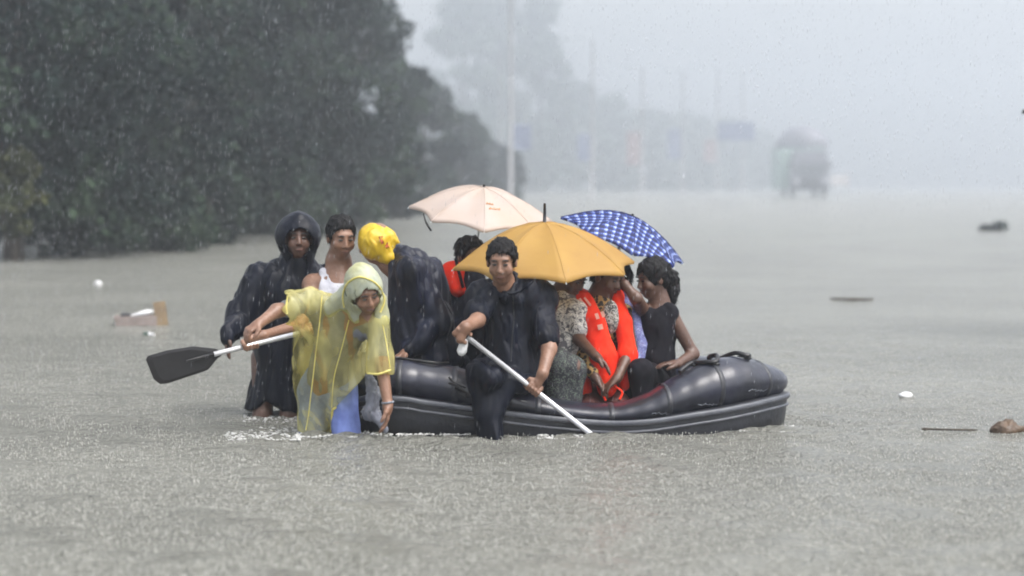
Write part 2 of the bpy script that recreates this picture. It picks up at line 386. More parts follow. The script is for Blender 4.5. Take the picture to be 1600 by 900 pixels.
def water_mat():
    m = bpy.data.materials.new('flood_water'); m.use_nodes = True; t = m.node_tree; N = t.nodes; L = t.links; b = N['Principled BSDF']
    tc = N.new('ShaderNodeTexCoord')
    n1 = N.new('ShaderNodeTexNoise'); n1.inputs['Scale'].default_value = .35; n1.inputs['Detail'].default_value = 5; L.new(tc.outputs['Object'], n1.inputs[0])
    cr = N.new('ShaderNodeValToRGB'); cr.color_ramp.elements[0].position = .3; cr.color_ramp.elements[1].position = .7
    cr.color_ramp.elements[0].color = (.235, .235, .205, 1); cr.color_ramp.elements[1].color = (.33, .33, .29, 1)
    L.new(n1.outputs[0], cr.inputs[0]); L.new(cr.outputs[0], b.inputs['Base Color'])
    b.inputs['Roughness'].default_value = .2; b.inputs['IOR'].default_value = 1.33
    vo = N.new('ShaderNodeTexVoronoi'); vo.inputs['Scale'].default_value = 9; L.new(tc.outputs['Object'], vo.inputs[0])
    ml = N.new('ShaderNodeMath'); ml.operation = 'MULTIPLY'; ml.inputs[1].default_value = 38; L.new(vo.outputs['Distance'], ml.inputs[0])
    sn = N.new('ShaderNodeMath'); sn.operation = 'SINE'; L.new(ml.outputs[0], sn.inputs[0])
    fo = N.new('ShaderNodeMapRange'); fo.inputs[2].default_value = .5; fo.inputs[3].default_value = 1; fo.inputs[4].default_value = 0; L.new(vo.outputs['Distance'], fo.inputs[0])
    rg = N.new('ShaderNodeMath'); rg.operation = 'MULTIPLY'; L.new(sn.outputs[0], rg.inputs[0]); L.new(fo.outputs[0], rg.inputs[1])
    n2 = N.new('ShaderNodeTexNoise'); n2.inputs['Scale'].default_value = 24; n2.inputs['Detail'].default_value = 4; n2.inputs['Roughness'].default_value = .65; L.new(tc.outputs['Object'], n2.inputs[0])
    mpw = N.new('ShaderNodeMapping'); mpw.inputs['Scale'].default_value = (.5, 2.2, 1); L.new(tc.outputs['Object'], mpw.inputs[0])
    n5 = N.new('ShaderNodeTexNoise'); n5.inputs['Scale'].default_value = 1.6; n5.inputs['Detail'].default_value = 3; L.new(mpw.outputs[0], n5.inputs[0])
    sm = N.new('ShaderNodeMath'); sm.operation = 'MULTIPLY_ADD'; sm.inputs[1].default_value = .16; L.new(rg.outputs[0], sm.inputs[0]); L.new(n2.outputs[0], sm.inputs[2])
    bp = N.new('ShaderNodeBump'); bp.inputs['Strength'].default_value = 1; bp.inputs['Distance'].default_value = .14
    s5 = N.new('ShaderNodeMath'); s5.operation = 'MULTIPLY_ADD'; s5.inputs[1].default_value = 1.3; L.new(n5.outputs[0], s5.inputs[0]); L.new(sm.outputs[0], s5.inputs[2])
    L.new(s5.outputs[0], bp.inputs['Height']); L.new(bp.outputs[0], b.inputs['Normal'])
    return m
M['water'] = water_mat()
M['foam'] = mat('foam', (.6, .6, .58), (.45, .45, .44), 60, .3)
M['drop'] = mat('drop', (.6, .63, .68), (.55, .57, .6), 5, .15)
_t = M['drop'].node_tree; _tp = _t.nodes.new('ShaderNodeBsdfTransparent'); _mx = _t.nodes.new('ShaderNodeMixShader'); _mx.inputs[0].default_value = .55
_t.links.new(_tp.outputs[0], _mx.inputs[1]); _t.links.new(_t.nodes['Principled BSDF'].outputs[0], _mx.inputs[2]); _t.links.new(_mx.outputs[0], _t.nodes['Material Output'].inputs[0])

# ------------------------------------------------------------------ setting: water, haze
def axis_pts(segs):
    out = []
    for a, b, st_ in segs: out += list(np.arange(a, b, st_))
    return np.array(out+[segs[-1][1]])
xs = axis_pts([(-900, -100, 160), (-100, -20, 16), (-20, -5, 1.0), (-5, -2.6, .1), (-2.6, 2.6, .02), (2.6, 5, .1), (5, 20, 1.0), (20, 100, 16), (100, 900, 160)])
ys = axis_pts([(-60, 0, 12), (0, 7, 1.4), (7, 16, .03), (16, 24, .08), (24, 60, .6), (60, 200, 10), (200, 1800, 200)])
XX, YY = np.meshgrid(xs, ys, indexing='ij')
def chop(x, y):
    z = 0; r = np.random.default_rng(3)
    for i in range(16):
        lam = r.uniform(.12, .9); an = r.uniform(0, 3.14); k = 2*math.pi/lam
        z = z+.0030*math.sqrt(lam)*np.sin(k*(x*math.cos(an)+y*math.sin(an))+r.uniform(0, 6)+.8*np.sin(1.3*x+y*.9+i))
    return z
fade = np.clip(1-(np.abs(XX)-3)/2, 0, 1)*np.clip((YY-6)/1, 0, 1)*np.clip(1-(YY-20)/6, 0, 1)
ZZ = chop(XX, YY)*fade
for (px, py, amp, rr) in [(490, 680, .012, .35), (545, 684, .012, .3), (420, 652, .010, .4), (640, 682, .008, .5), (925, 682, .010, .25), (1220, 664, .006, .6)]:
    c = WP(px, py); d = np.sqrt((XX-c[0])**2+(YY-c[1])**2)
    ZZ += amp*np.sin(d*38+px)*np.exp(-(d/rr)**2)
for (px, py, ln, a) in [(1300, 678, 1.1, .010), (1480, 674, .5, .008), (1400, 640, 1.5, .006), (1330, 662, 1.4, .006)]:   # long low wavelets right of the bow
    c = WP(px, py); u = (XX-c[0])/ln; v = (YY-c[1])-.05*(XX-c[0])
    ZZ += a*np.exp(-u*u*4)*np.cos(v*30)*np.exp(-(v/.16)**2)
nx, ny = XX.shape
idx = np.arange(nx*ny).reshape(nx, ny)
Q = np.stack([idx[:-1, :-1], idx[1:, :-1], idx[1:, 1:], idx[:-1, 1:]], -1).reshape(-1, 4)
tag(mesh_obj('flood_water', np.stack([XX, YY, ZZ], -1).reshape(-1, 3), Q, M['water']), 'grey brown flood water pitted by heavy rain', None, None, 'structure')

hz = MB().box((40, 440, 20.5), (640, 900, 43.0)).obj('haze', None, None, False)
hm = bpy.data.materials.new('haze'); hm.use_nodes = True; N = hm.node_tree.nodes
N.remove(N['Principled BSDF']); pv = N.new('ShaderNodeVolumePrincipled')
pv.inputs['Color'].default_value = (.93, .96, 1.0, 1); pv.inputs['Density'].default_value = HAZE; pv.inputs['Anisotropy'].default_value = .82
hm.node_tree.links.new(pv.outputs[0], N['Material Output'].inputs['Volume']); hz.data.materials.append(hm)
tag(hz, 'pale rain haze hanging over the flooded road', None, None, 'stuff')

# ------------------------------------------------------------------ trees
def leaves(centers, radii, n, size, seed, hang=.5):
    r = np.random.default_rng(seed); nc = len(centers)
    wgt = np.array([a[0]*a[1]*a[2] for a in radii])**.7; wgt /= wgt.sum()
    ci = r.choice(nc, n, p=wgt)
    C = np.array(centers)[ci]; R_ = np.array(radii)[ci]
    d = r.normal(size=(n, 3)); d /= np.linalg.norm(d, axis=1)[:, None]
    rr = r.uniform(.35, 1.08, (n, 1))**.6
    p = C+d*R_*rr
    L1 = r.normal(size=(n, 3)); L1[:, 2] -= hang; L1 /= np.linalg.norm(L1, axis=1)[:, None]
    L2 = np.cross(L1, r.normal(size=(n, 3))); L2 /= np.linalg.norm(L2, axis=1)[:, None]
    s = size*r.uniform(.6, 1.4, (n, 1)); wv = s*.42
    V = np.stack([p, p+L1*s*.5+L2*wv, p+L1*s, p+L1*s*.5-L2*wv], 1).reshape(-1, 3)
    return V, np.arange(4*n).reshape(n, 4)
def tree(loc, h, rx, label, group, seed, n=16000, size=.16, leaf='leaf', skirt=.06, name='leafy_tree', nclump=34, cat='tree', trunk=.16):
    r = np.random.default_rng(seed)
    root = thing(name, label, cat, loc, group); b = np.array(loc, float)
    cs = []; rs = []
    for i in range(nclump):
        u = r.uniform(skirt, 1)
        prof = math.sin(math.pi*min(1, (u*.82+.16)))**.6
        a = r.uniform(0, 6.28); q = math.sqrt(r.uniform(.05, 1))*rx*prof*.85
        c = b+np.array([math.cos(a)*q, math.sin(a)*q, u*h*.92])
        s = rx*r.uniform(.22, .42); cs.append(c); rs.append((s, s, s*r.uniform(.5, .85)))
    V, Fc = leaves(cs, rs, n, size, seed+1)
    tb = MB(); top = b+np.array([r.uniform(-.3, .3), r.uniform(-.3, .3), h*.75])
    tb.tube(spline([b-(0, 0, .5), b+(r.uniform(-.1, .1), 0, h*.3), top], 5), list(np.linspace(trunk*h/9*1.3, .03, 11)), 8)
    for c in cs[::2]:
        s0 = b+(top-b)*np.clip((c[2]-b[2])/h*.7, .12, .9)
        tb.tube(spline([s0, (s0+c)/2+(0, 0, .12), c], 3), list(np.linspace(.05*h/9+.01, .012, 7)), 5)
    tb.obj('trunk', M['bark'], root)
    mesh_obj('crown', V, Fc, M[leaf], root, False)
    return root
G1 = 'dense trees along the left bank'
near = [  # px, Y, h, rx, label, seed
    (20, 43, 10, 3.3, 'darkest and nearest tall tree, cut by the left edge of the picture'),
    (165, 49, 11, 3.5, 'dark tree second from the left edge, behind the floating box'),
    (290, 56, 12, 3.7, 'tall dark tree behind the left paddle blade'),
    (395, 64, 12.5, 3.7, 'tall grey green tree rising behind the person in the black hooded coat'),
    (500, 76, 12.5, 3.5, 'tall tree behind the tank top man, its right side against the pale sky'),
    (120, 62, 13, 4.1, 'tall tree in the second row, filling the gap behind the two leftmost trees'),
    (270, 74, 15, 4.6, 'broad tall tree in the second row above the floating box'),
    (430, 92, 16, 4.2, 'tallest tree of the second row behind the hooded person'),
]
for i, (px, Y, h, rx, lb) in enumerate(near):
    tree((( px-800)/F*Y, Y, 0), h, rx, lb, G1, 20+i, 30000, .17, nclump=52)
mid = [(600, 92, 7.6, 2.2, 'shorter tree between the tall left trees and the pink umbrella, first of the descending row'),
       (662, 116, 6.7, 2.2, 'bushy tree directly above the left tip of the pink umbrella'),
       (722, 145, 6.0, 2.3, 'low rounded tree above the crown of the pink umbrella'),
       (778, 185, 5.4, 2.4, 'last and lowest tree of the row, above the right end of the pink umbrella')]
for i, (px, Y, h, rx, lb) in enumerate(mid):
    tree(((px-800)/F*Y, Y, 0), h, rx, lb, G1, 50+i, 12000, .22, nclump=34, skirt=.02)
tree(((22-800)/F*41, 41, 0), 2.1, .6, 'small yellow green shrub standing in the water at the left edge', None, 61, 2500, .12, 'leaf_y', .25, 'shrub', 14, 'shrub', .12)
for i, (px, Y, h, rx, lb) in enumerate([(210, 47.5, 1.6, 1.5, 'low dark bush at the waterline left of the hooded person, nearer the floating box'),
        (330, 53, 1.6, 1.5, 'low dark bush at the waterline just left of the hooded person'),
        (560, 72, 1.8, 1.6, 'low bush at the waterline behind the yellow plastic hood'),
        (460, 62, 1.5, 1.6, 'low bush at the waterline behind the hooded person')]):
    tree(((px-800)/F*Y, Y, 0), h, rx, lb, 'low bushes at the waterline', 70+i, 5000, .14, 'leaf', .02, 'bush', 16, 'bush', .1)
far = [(668, 478, 25.9, 8.3, 'faint pale tree left of the tall faint ones, above the pink umbrella'),
       (722, 450, 40.3, 8.6, 'tall faint tree left of the tall pale lamp post'),
       (785, 486, 45.7, 10.1, 'tallest faint tree, right behind the tall pale lamp post'),
       (845, 468, 41.2, 6.8, 'tall faint tree right of the tall pale lamp post'),
       (893, 514, 25.9, 8.3, 'faint tree stepping down left of the second lamp post'),
       (955, 540, 22.3, 9.0, 'faint low tree between the second and third lamp posts'),
       (1015, 558, 20.1, 8.9, 'faint low tree just right of the third lamp post'),
       (1075, 586, 19.6, 8.9, 'faint low tree around the fourth lamp post'),
       (1135, 612, 18.7, 9.0, 'faint low tree midway between the last lamp posts and the truck'),
       (1190, 648, 16.2, 7.9, 'faintest low tree just left of the truck')]
for i, (px, Y, h, rx, lb) in enumerate(far):
    tree(((px-800)/F*Y, Y, 0), h, rx, lb, 'faint trees fading into the rain', 90+i, 8000, 1.35, 'leaf_far_hazed', .03, nclump=34)
# a tree just outside the frame at the right, whose branch tip reaches in
rt = thing('leafy_tree', 'dark leafy branch tip reaching in at the right edge above the water', 'tree', P(1760, 178, 21)*(1, 1, 0), None)
tb = MB(); b0 = P(1760, 178, 21)*(1, 1, 0)
tb.tube([b0-(0, 0, .5), b0+(0, 0, 1.2), b0+(.1, .1, 2.6)], [.09, .07, .03]); tb.tube(spline([b0+(0, 0, 1.5), P(1680, 150, 21), P(1606, 174, 21)], 4), list(np.linspace(.03, .006, 9)), 6)
tb.obj('trunk', M['bark'], rt)
V, Fc = leaves([P(1608, 178, 21), P(1640, 168, 21), b0+(.1, .1, 2.5), b0+(.3, .2, 1.9)], [(.05, .05, .06), (.12, .1, .08), (.5, .5, .4), (.45, .4, .3)], 1400, .07, 5)
mesh_obj('crown', V, Fc, M['leaf'], rt, False)

# ------------------------------------------------------------------ lamp posts, banners, truck (faint in the rain)
def lamp_post(px, Y, h, head_dx, label, banner=None):
    b = np.array([(px-800)/F*Y, Y, 0]); t = thing('lamp_post', label, 'lamp post', b, 'lamp posts along the flooded road')
    MB().tube([b-(0, 0, .4), b+(0, 0, .5), b+(0, 0, h)], [.17, .16, .09], 10).obj('pole', M['concrete'], t)
    MB().tube(spline([b+(0, 0, h-.1), b+(head_dx*.4, 0, h+.22), b+(head_dx, 0, h+.18)], 5), .06, 6).obj('arm', M['lamp'], t)
    MB().blob(b+(head_dx*1.25, 0, h+.14), (.42, .2, .14), 1, .05, 12).obj('lamp_head', M['lamp'], t)
    if banner:
        side, z, hh, ww, m = banner
        MB().box(b+(side*(ww/2+.2), 0, z), (ww, .04, hh)).obj('banner', M[m], t, False)
        for dz in (-hh/2, hh/2): MB().tube([b+(0, 0, z+dz), b+(side*(ww+.22), 0, z+dz)], .025, 5).obj('banner_bracket', M['lamp'], t)
lamp_post(798, 162, 18.4, -2.34, 'tallest pale lamp post, its top beyond the upper edge', (1, 4.7, 1.8, 1.2, 'blue'))
lamp_post(925, 220, 15.1, -1.95, 'second lamp post, with a curved arm above the plaid umbrella', (-1, 4.9, 2.6, 1.2, 'blue'))
lamp_post(1003, 266, 14.8, -1.23, 'third lamp post, beside a faint pink banner', (-1, 5.5, 3.9, 1.6, 'pink'))
lamp_post(1066, 292, 15.7, -1.56, 'fourth lamp post, with a faint blue banner', (-1, 6.5, 3.9, 1.7, 'blue'))
lamp_post(1120, 318, 17.3, -1.56, 'fifth lamp post, beside a small faint pink banner', (-1, 6.0, 3.1, 1.6, 'pink'))
lamp_post(1160, 341, 18.0, -1.56, 'rightmost and faintest lamp post, between the low trees', None)
lamp_post(782, 260, 16.4, -1.10, 'lamp post half hidden in the tall faint trees', None)
def truck(c, k=1.38):
    t = thing('truck', 'faint dark green truck with a high covered load standing in the flood far away', 'truck', c)
    c = np.array(c)
    MB().box(c+(-.3, 2.5, 2.25), (3.6, 6.5, 3.3)).obj('cargo_box', M['truck_green_hazed'], t, False)
    MB().blob(c+(0, 2.4, 4.2), (2.1, 3.3, 1.5), 3, .08, 16).obj('tarpaulin_load', M['truck_grey'], t)
    cb = MB(); cb.box(c+(.1, -1.9, 1.75), (2.9, 2.0, 2.5)); cb.box(c+(.1, -1.8, 3.35), (2.6, 1.7, .75))
    cab = cb.obj('cab', M['truck_grey'], t, False)
    MB().box(c+(.1, -2.92, 2.2), (2.5, .05, .95)).obj('windscreen', M['glass'], t, False)
    MB().box(c+(.1, -2.97, .75), (2.9, .15, .35)).obj('bumper', M['rubber_black'], t, False)
    MB().box(c+(.1, -2.93, 1.3), (1.5, .06, .5)).obj('grille', M['rubber_black'], t, False)
    for s in (-1, 1):
        MB().blob(c+(.1+s*1.15, -2.95, 1.25), (.16, .06, .14), 1, 0, 10).obj('headlight', M['white'], t)
        MB().box(c+(.1+s*1.6, -2.6, 2.5), (.14, .1, .5)).obj('side_mirror', M['rubber_black'], t, False)
        for y in (-1.9, 3.8): MB().tube([c+(s*1.25-.15, y, .42), c+(s*1.25+.15, y, .42)], .48, 16).obj('wheel', M['tyre'], t)
    t.scale = (k, k, k)
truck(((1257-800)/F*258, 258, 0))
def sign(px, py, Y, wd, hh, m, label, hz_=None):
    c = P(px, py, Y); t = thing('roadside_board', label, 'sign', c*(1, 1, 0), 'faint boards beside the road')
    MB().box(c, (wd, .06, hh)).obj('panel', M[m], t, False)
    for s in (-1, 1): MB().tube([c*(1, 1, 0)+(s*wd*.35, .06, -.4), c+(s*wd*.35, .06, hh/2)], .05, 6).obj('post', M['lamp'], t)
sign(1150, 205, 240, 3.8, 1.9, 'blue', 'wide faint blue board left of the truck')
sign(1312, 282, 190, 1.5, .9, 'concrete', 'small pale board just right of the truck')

# ------------------------------------------------------------------ floating debris
def floater(name, label, cat, px, py, group=None):
    c = WP(px, py); return c, thing(name, label, cat, c, group)
c, t = floater('cardboard_box', 'torn open cardboard box floating at left with one flap standing up', 'box', 222, 508)
R = rotm('Z', 12)
def bx(part, m, pos, size, RR=None):
    MB().box(c+R@np.array(pos), size, R if RR is None else R@RR).obj(part, M[m], t, False)
bx('base', 'cardgrey', (-.06, 0, .01), (.40, .26, .012)); bx('side', 'cardgrey', (-.06, -.13, .05), (.40, .008, .09), rotm('X', 12)); bx('side', 'cardgrey', (-.06, .13, .05), (.40, .008, .09))
bx('side', 'cardgrey', (-.26, 0, .045), (.008, .26, .09), rotm('Y', -22)); bx('flap', 'card', (.18, -.06, .11), (.12, .012, .25), rotm('Y', -8)@rotm('X', 6)); bx('flap', 'card', (.14, .05, .10), (.012, .24, .2), rotm('Y', 8))
tag(MB().blob(c+(-.02, -.02, .1), (.12, .09, .035), 4, .3, 14, rotm('Y', -18)).obj('plastic_bag', M['white'], None, True), 'crumpled white plastic bag lying in the torn cardboard box', 'plastic bag')
tag(MB().blob(c+(-.15, -.05, .1), (.055, .05, .025), 7, .25, 12).obj('dark_lump', M['rubber_black']), 'small dark lump of rubbish in the left end of the cardboard box', 'rubbish')
c, t = floater('bottle', 'small green and white plastic bottle floating below the cardboard box', 'bottle', 232, 524)
MB().tube([c+(-.05, 0, .005), c+(-.03, 0, .012), c+(.0, 0, .012)], [.012, .022, .022]).obj('body', M['green_plastic'], t); MB().tube([c+(.0, 0, .012), c+(.06, -.05, .008)], [.018, .014]).obj('neck', M['white'], t)
tag(MB().blob(WP(153, 446)+(0, 0, .02), (.05, .05, .04), 3, .2, 12).obj('foam_scrap', M['white']), 'small round white scrap floating before the dark trees at left', 'foam scrap')
tag(MB().blob(WP(1415, 621)+(0, 0, .012), (.042, .05, .026), 5, .22, 12).obj('foam_scrap', M['white']), 'small white foam scrap floating right of the bow', 'foam scrap')
c = WP(1575, 676)
d = SDF().ell(c+(-.02, 0, .01), (.075, .07, .06)).cap(c+(-.09, 0, .01), c+(0, 0, .045), .02, .025).cap(c+(.02, 0, .03), c+(.14, 0, .0), .03, .012)
V, Fc = d.build(.006, .006, 40, (1, 1, 1), 3); tag(mesh_obj('driftwood', V, Fc, M['wood']), 'dark brown lump of driftwood at the right edge', 'driftwood')
tag(MB().tube(spline([WP(1440, 672)+(0, 0, .006), WP(1480, 674)+(0, 0, .01), WP(1528, 673)+(0, 0, .004)], 5), [.004, .010]+[.006]*8+[.003], 6).obj('stick', M['bark']), 'thin wet stick floating left of the driftwood lump', 'stick')
tag(MB().tube([WP(1298, 468)+(0, 0, .01), WP(1330, 470)+(0, 0, .018), WP(1364, 469)+(0, 0, .01)], [.012, .022, .012], 6).obj('stick', M['bark']), 'faint floating stick far behind the bow', 'stick')
V, Fc = leaves([WP(1545, 361)+(0, 0, .08), WP(1562, 360)+(0, 0, .14)], [(.3, .25, .1), (.2, .2, .14)], 900, .09, 8)
tag(mesh_obj('floating_clump', V, Fc, M['leaf'], None, False), 'dark clump of torn branches floating far off at right', 'branch clump')

# ------------------------------------------------------------------ the rubber boat
BT = [  # px, top, seam, Y   near side, stern to bow
    (612, 563, 624, 12.95), (660, 565, 629, 12.93), (740, 582, 640, 12.92), (850, 620, 654, 12.92), (945, 632, 662, 12.93),
    (1005, 618, 660, 12.94), (1055, 590, 652, 12.97), (1105, 567, 643, 13.03), (1150, 559, 632, 13.15), (1184, 571, 622, 13.34)]
pts = []
for px, top, seam, Y in BT:
    a = P(px, top, Y+.05); bq = P(px, seam, Y-.1); pts.append((a[0], Y, a[2], bq[2]))
pts += [(1.37, 13.60, .31, .135), (1.36, 13.95, .30, .13), (1.3, 14.2, .32, .11), (1.05, 14.34, .30, .10), (.6, 14.42, .27, .08), (.1, 14.46, .24, .06), (-.4, 14.46, .30, .08), (-.68, 14.4, .37, .11), (-.79, 14.15, .38, .12), (-.81, 13.65, .38, .12), (-.79, 13.2, .38, .12)]
cl = [np.array(p) for p in pts]
loop = []
nC = len(cl)
for i in range(nC):
    p0, p1, p2, p3 = cl[i-1], cl[i], cl[(i+1) % nC], cl[(i+2) % nC]
    for k in range(10):
        u = k/10; loop.append(.5*((2*p1)+(-p0+p2)*u+(2*p0-5*p1+4*p2-p3)*u*u+(-p0+3*p1-3*p2+p3)*u**3))
nL = len(loop)
ctr = np.array([.3, 13.7])
def frame(i):
    tg = loop[(i+1) % nL][:2]-loop[i-1][:2]; tg /= np.linalg.norm(tg)
    nrm = np.array([tg[1], -tg[0]])
    return nrm
boat = thing('inflatable_boat', 'dark grey inflatable rubber boat full of people, bow raised at right', 'boat', (.3, 13.7, 0))
RN = .17
V = []; K = 20
for i in range(nL):
    q = loop[i]; nr = frame(i); cz = (q[2]+q[3])/2; rz = (q[2]-q[3])/2+.012
    s_ = 1+.012*math.sin(i*1.3)+.01*math.sin(i*.37)
    for k in range(K):
        a = 2*math.pi*k/K; V.append((q[0]+nr[0]*RN*s_*math.cos(a), q[1]+nr[1]*RN*s_*math.cos(a), cz+rz*s_*math.sin(a)))
Fc = [(i*K+k, ((i+1) % nL)*K+k, ((i+1) % nL)*K+(k+1) % K, i*K+(k+1) % K) for i in range(nL) for k in range(K)]
mesh_obj('buoyancy_tube', V, Fc, M['rubber'], boat)
def sweep(prof, name, m):
    V = []; K = len(prof)
    for i in range(nL):
        q = loop[i]; nr = frame(i)
        for o_, z in prof: V.append((q[0]+nr[0]*(RN+o_), q[1]+nr[1]*(RN+o_), q[3]+.02+z))
    Fc = [(i*K+k, ((i+1) % nL)*K+k, ((i+1) % nL)*K+(k+1) % K, i*K+(k+1) % K) for i in range(nL) for k in range(K)]
    mesh_obj(name, V, [f[::-1] for f in Fc], M[m], boat)
sweep([(-.03, .01), (-.006, .002), (-.004, -.02), (-.01, -.1), (-.03, -.22), (-.15, -.22), (-.15, .01)], 'hull_side', 'rubber_side')
sweep([(-.006, .006), (.008, .004), (.012, -.004), (.012, -.018), (.006, -.026), (-.006, -.028)], 'rubbing_strip', 'strake')
sweep([(-.012, -.052), (.002, -.054), (.004, -.066), (-.01, -.07)], 'rubbing_strip', 'strake')
V = [(q[0], q[1], .035) for q in loop]; mesh_obj('floor', V+[(.3, 13.7, .035)], [(i, (i+1) % nL, nL) for i in range(nL)], M['floor'], boat, False)
def on_tube(px, py, Y, lift=.008):
    return P(px, py, Y)
# bow rope and handles on the tube top
def tube_top(px, Y, off=0.):
    """a point on the upper surface of the bow above picture column px, at depth Y"""
    X = (px-800)/F*Y
    best = min(range(nL), key=lambda i: (loop[i][0]-X)**2+(loop[i][1]-Y)**2); q = loop[best]
    d_ = math.hypot(q[0]-X, q[1]-Y); u = min(.98, d_/RN)
    return np.array([X, Y, (q[2]+q[3])/2+((q[2]-q[3])/2+.012)*math.sqrt(1-u*u)+off])
rp = [(1062, 12.98, .014), (1076, 13.04, .02), (1086, 13.06, .016), (1104, 12.98, .016), (1119, 12.96, .02), (1121, 13.06, .02), (1109, 13.12, .02), (1112, 13.2, .02), (1128, 13.22, .016), (1150, 13.14, .02), (1167, 13.1, .02), (1171, 13.14, .02), (1160, 13.28, .03), (1148, 13.36, .04), (1138, 13.36, .02)]
MB().tube(spline([tube_top(a, b_, c_) for a, b_, c_ in rp], 4), .0135, 7).obj('grab_rope', M['rubber_black'], boat)
for px, Y in [(1086, 13.06), (1119, 12.97), (1169, 13.12), (1140, 13.35)]:
    MB().blob(tube_top(px, Y, .004), (.026, .02, .01), 2, .05, 10).obj('rope_patch', M['rubber_black'], boat)
cp = MB(); cc = P(1206, 600, 13.45); cp.tube([cc+(-.05, .02, .0), cc+(.0, 0, 0)], [.05, .045], 12); cp.tube([cc, cc+(.035, -.01, -.005)], [.032, .028], 10); cp.blob(cc+(-.01, -.02, .03), (.022, .02, .018), 3)
cp.obj('valve_cap', M['rubber_black'], boat)
for i_ in (4, 17, 29, 41, 56, 70, 84, 92):
    q_ = loop[i_]; nr_ = frame(i_); cz_ = (q_[2]+q_[3])/2; rz_ = (q_[2]-q_[3])/2+.012; tg_ = np.array([-nr_[1], nr_[0]]); V = []
    for w_ in (-.016, -.014, .014, .016):
        for k in range(28):
            a_ = 2*math.pi*k/28; e_ = .0018 if abs(w_) < .015 else -.002
            V.append((q_[0]+nr_[0]*(RN+e_)*math.cos(a_)*1.012+tg_[0]*w_, q_[1]+nr_[1]*(RN+e_)*math.cos(a_)*1.012+tg_[1]*w_, cz_+(rz_*1.012+e_)*math.sin(a_)))
    mesh_obj('seam_band', V, [(j*28+k, j*28+(k+1) % 28, (j+1)*28+(k+1) % 28, (j+1)*28+k) for j in range(3) for k in range(28)], M['rubber_side'], boat)
# worn pale marks on the side of the bow tube
def tube_side(px, py, Yg=12.8, lift=.003):
    X = (px-800)/F*12.9
    i = min((j for j in range(nL) if loop[j][1] < 13.75), key=lambda j: abs(loop[j][0]-X)); q = loop[i]; nr = frame(i)
    z = P(px, py, q[1]-RN)[2]; cz = (q[2]+q[3])/2; rz = (q[2]-q[3])/2+.012
    s = np.clip((z-cz)/rz, -.98, .98); c_ = math.sqrt(1-s*s)
    return np.array([q[0]+nr[0]*(RN*c_+lift), q[1]+nr[1]*(RN*c_+lift), cz+s*rz])
for (px, py, n_) in [(1090, 634, 5), (1158, 612, 5), (1024, 647, 5), (1194, 592, 4)]:
    sc = MB(); rg = random.Random(px); stroke = []
    for k in range(n_*3): stroke.append(tube_side(px-12+k*2.0, py-1+rg.uniform(-2.5, 2.5)))
    sc.tube(stroke, .0016, 4)
    sc.obj('worn_marking', M['scuff'], boat)
for (px, py) in [(640, 566), (660, 567), (685, 570)]:
    pass
MB().tube(spline([tube_top(700, 12.93, .012), tube_top(680, 12.86, .012), tube_top(655, 12.86, .012), tube_top(618, 12.9, .012)], 4), .009, 6).obj('grab_rope', M['rubber_black'], boat)
bl = MB()                                                        # black lashing on the near tube beside the paddler's knee
for k in range(3): bl.tube([tube_side(702+k*5, 590+k*8), tube_side(716+k*5, 598+k*8), tube_side(728+k*3, 606+k*7)], .006, 5)
bl.obj('lashing', M['rubber_black'], boat)

# ------------------------------------------------------------------ people
def frame_head(yaw, pitch, roll=0):
    """columns: right, forward, up. yaw 0 looks at the camera (-Y), + turns to picture right; pitch - looks down"""
    base = np.array([[-1, 0, 0], [0, -1, 0], [0, 0, 1.]]).T
    # local x = right of the face (picture left), y = forward, z = up
    return rotm('Z', yaw)@rotm('X', -pitch)@rotm('Y', roll)@base
def head(b, c, R, s=1.):
    c = np.array(c)
    q = lambda x, y, z: c+R@(np.array([x, y, z])*s)
    e = lambda p, r, k=.02, sub=False: b.ell(q(*p), np.array(r)*s, R, k, sub)
    e((0, -.012, .036), (.074, .092, .082)); e((0, .022, -.04), (.058, .064, .068)); e((0, .05, -.088), (.026, .026, .022), .03)
    e((0, .06, -.02), (.055, .035, .06)); e((0, .074, .034), (.05, .018, .014), .015)
    for sx in (-1, 1):
        e((sx*.04, .062, -.03), (.024, .024, .024), .02)
        e((sx*.030, .094, .008), (.0165, .014, .011), .008, True)
        e((sx*.077, -.006, -.004), (.011, .022, .032), .006)
        e((sx*.030, .080, .006), (.0135, .011, .010), .003)
        e((sx*.012, .100, -.032), (.009, .009, .008), .006)
    b.cap(q(0, .088, .018), q(0, .110, -.026), .008*s, .0125*s, .012)
    e((0, .089, -.058), (.021, .009, .006), .006); e((0, .087, -.069), (.018, .010, .007), .006)
    b.cap(q(0, -.02, -.05), q(0, -.035, -.15), .054*s, .058*s, .03)
def face_parts(c, R, root, s=1., lipw=.02):
    q = lambda x, y, z: np.array(c)+R@(np.array([x, y, z])*s)
    for sx in (-1, 1):
        MB().tube([q(sx*.014, .098, .031), q(sx*.030, .100, .036), q(sx*.048, .088, .030)], [.0035, .0052, .0032], 6).obj('eyebrow', M['brow'], root)
        MB().tube([q(sx*.019, .092, .008), q(sx*.030, .0945, .009), q(sx*.042, .088, .008)], [.0038, .0064, .0038], 6).obj('eye', M['eye'], root)
    MB().tube([q(-lipw, .093, -.063), q(0, .0995, -.062), q(lipw, .093, -.063)], [.003, .0065, .003], 6).obj('lips', M['lip'], root)
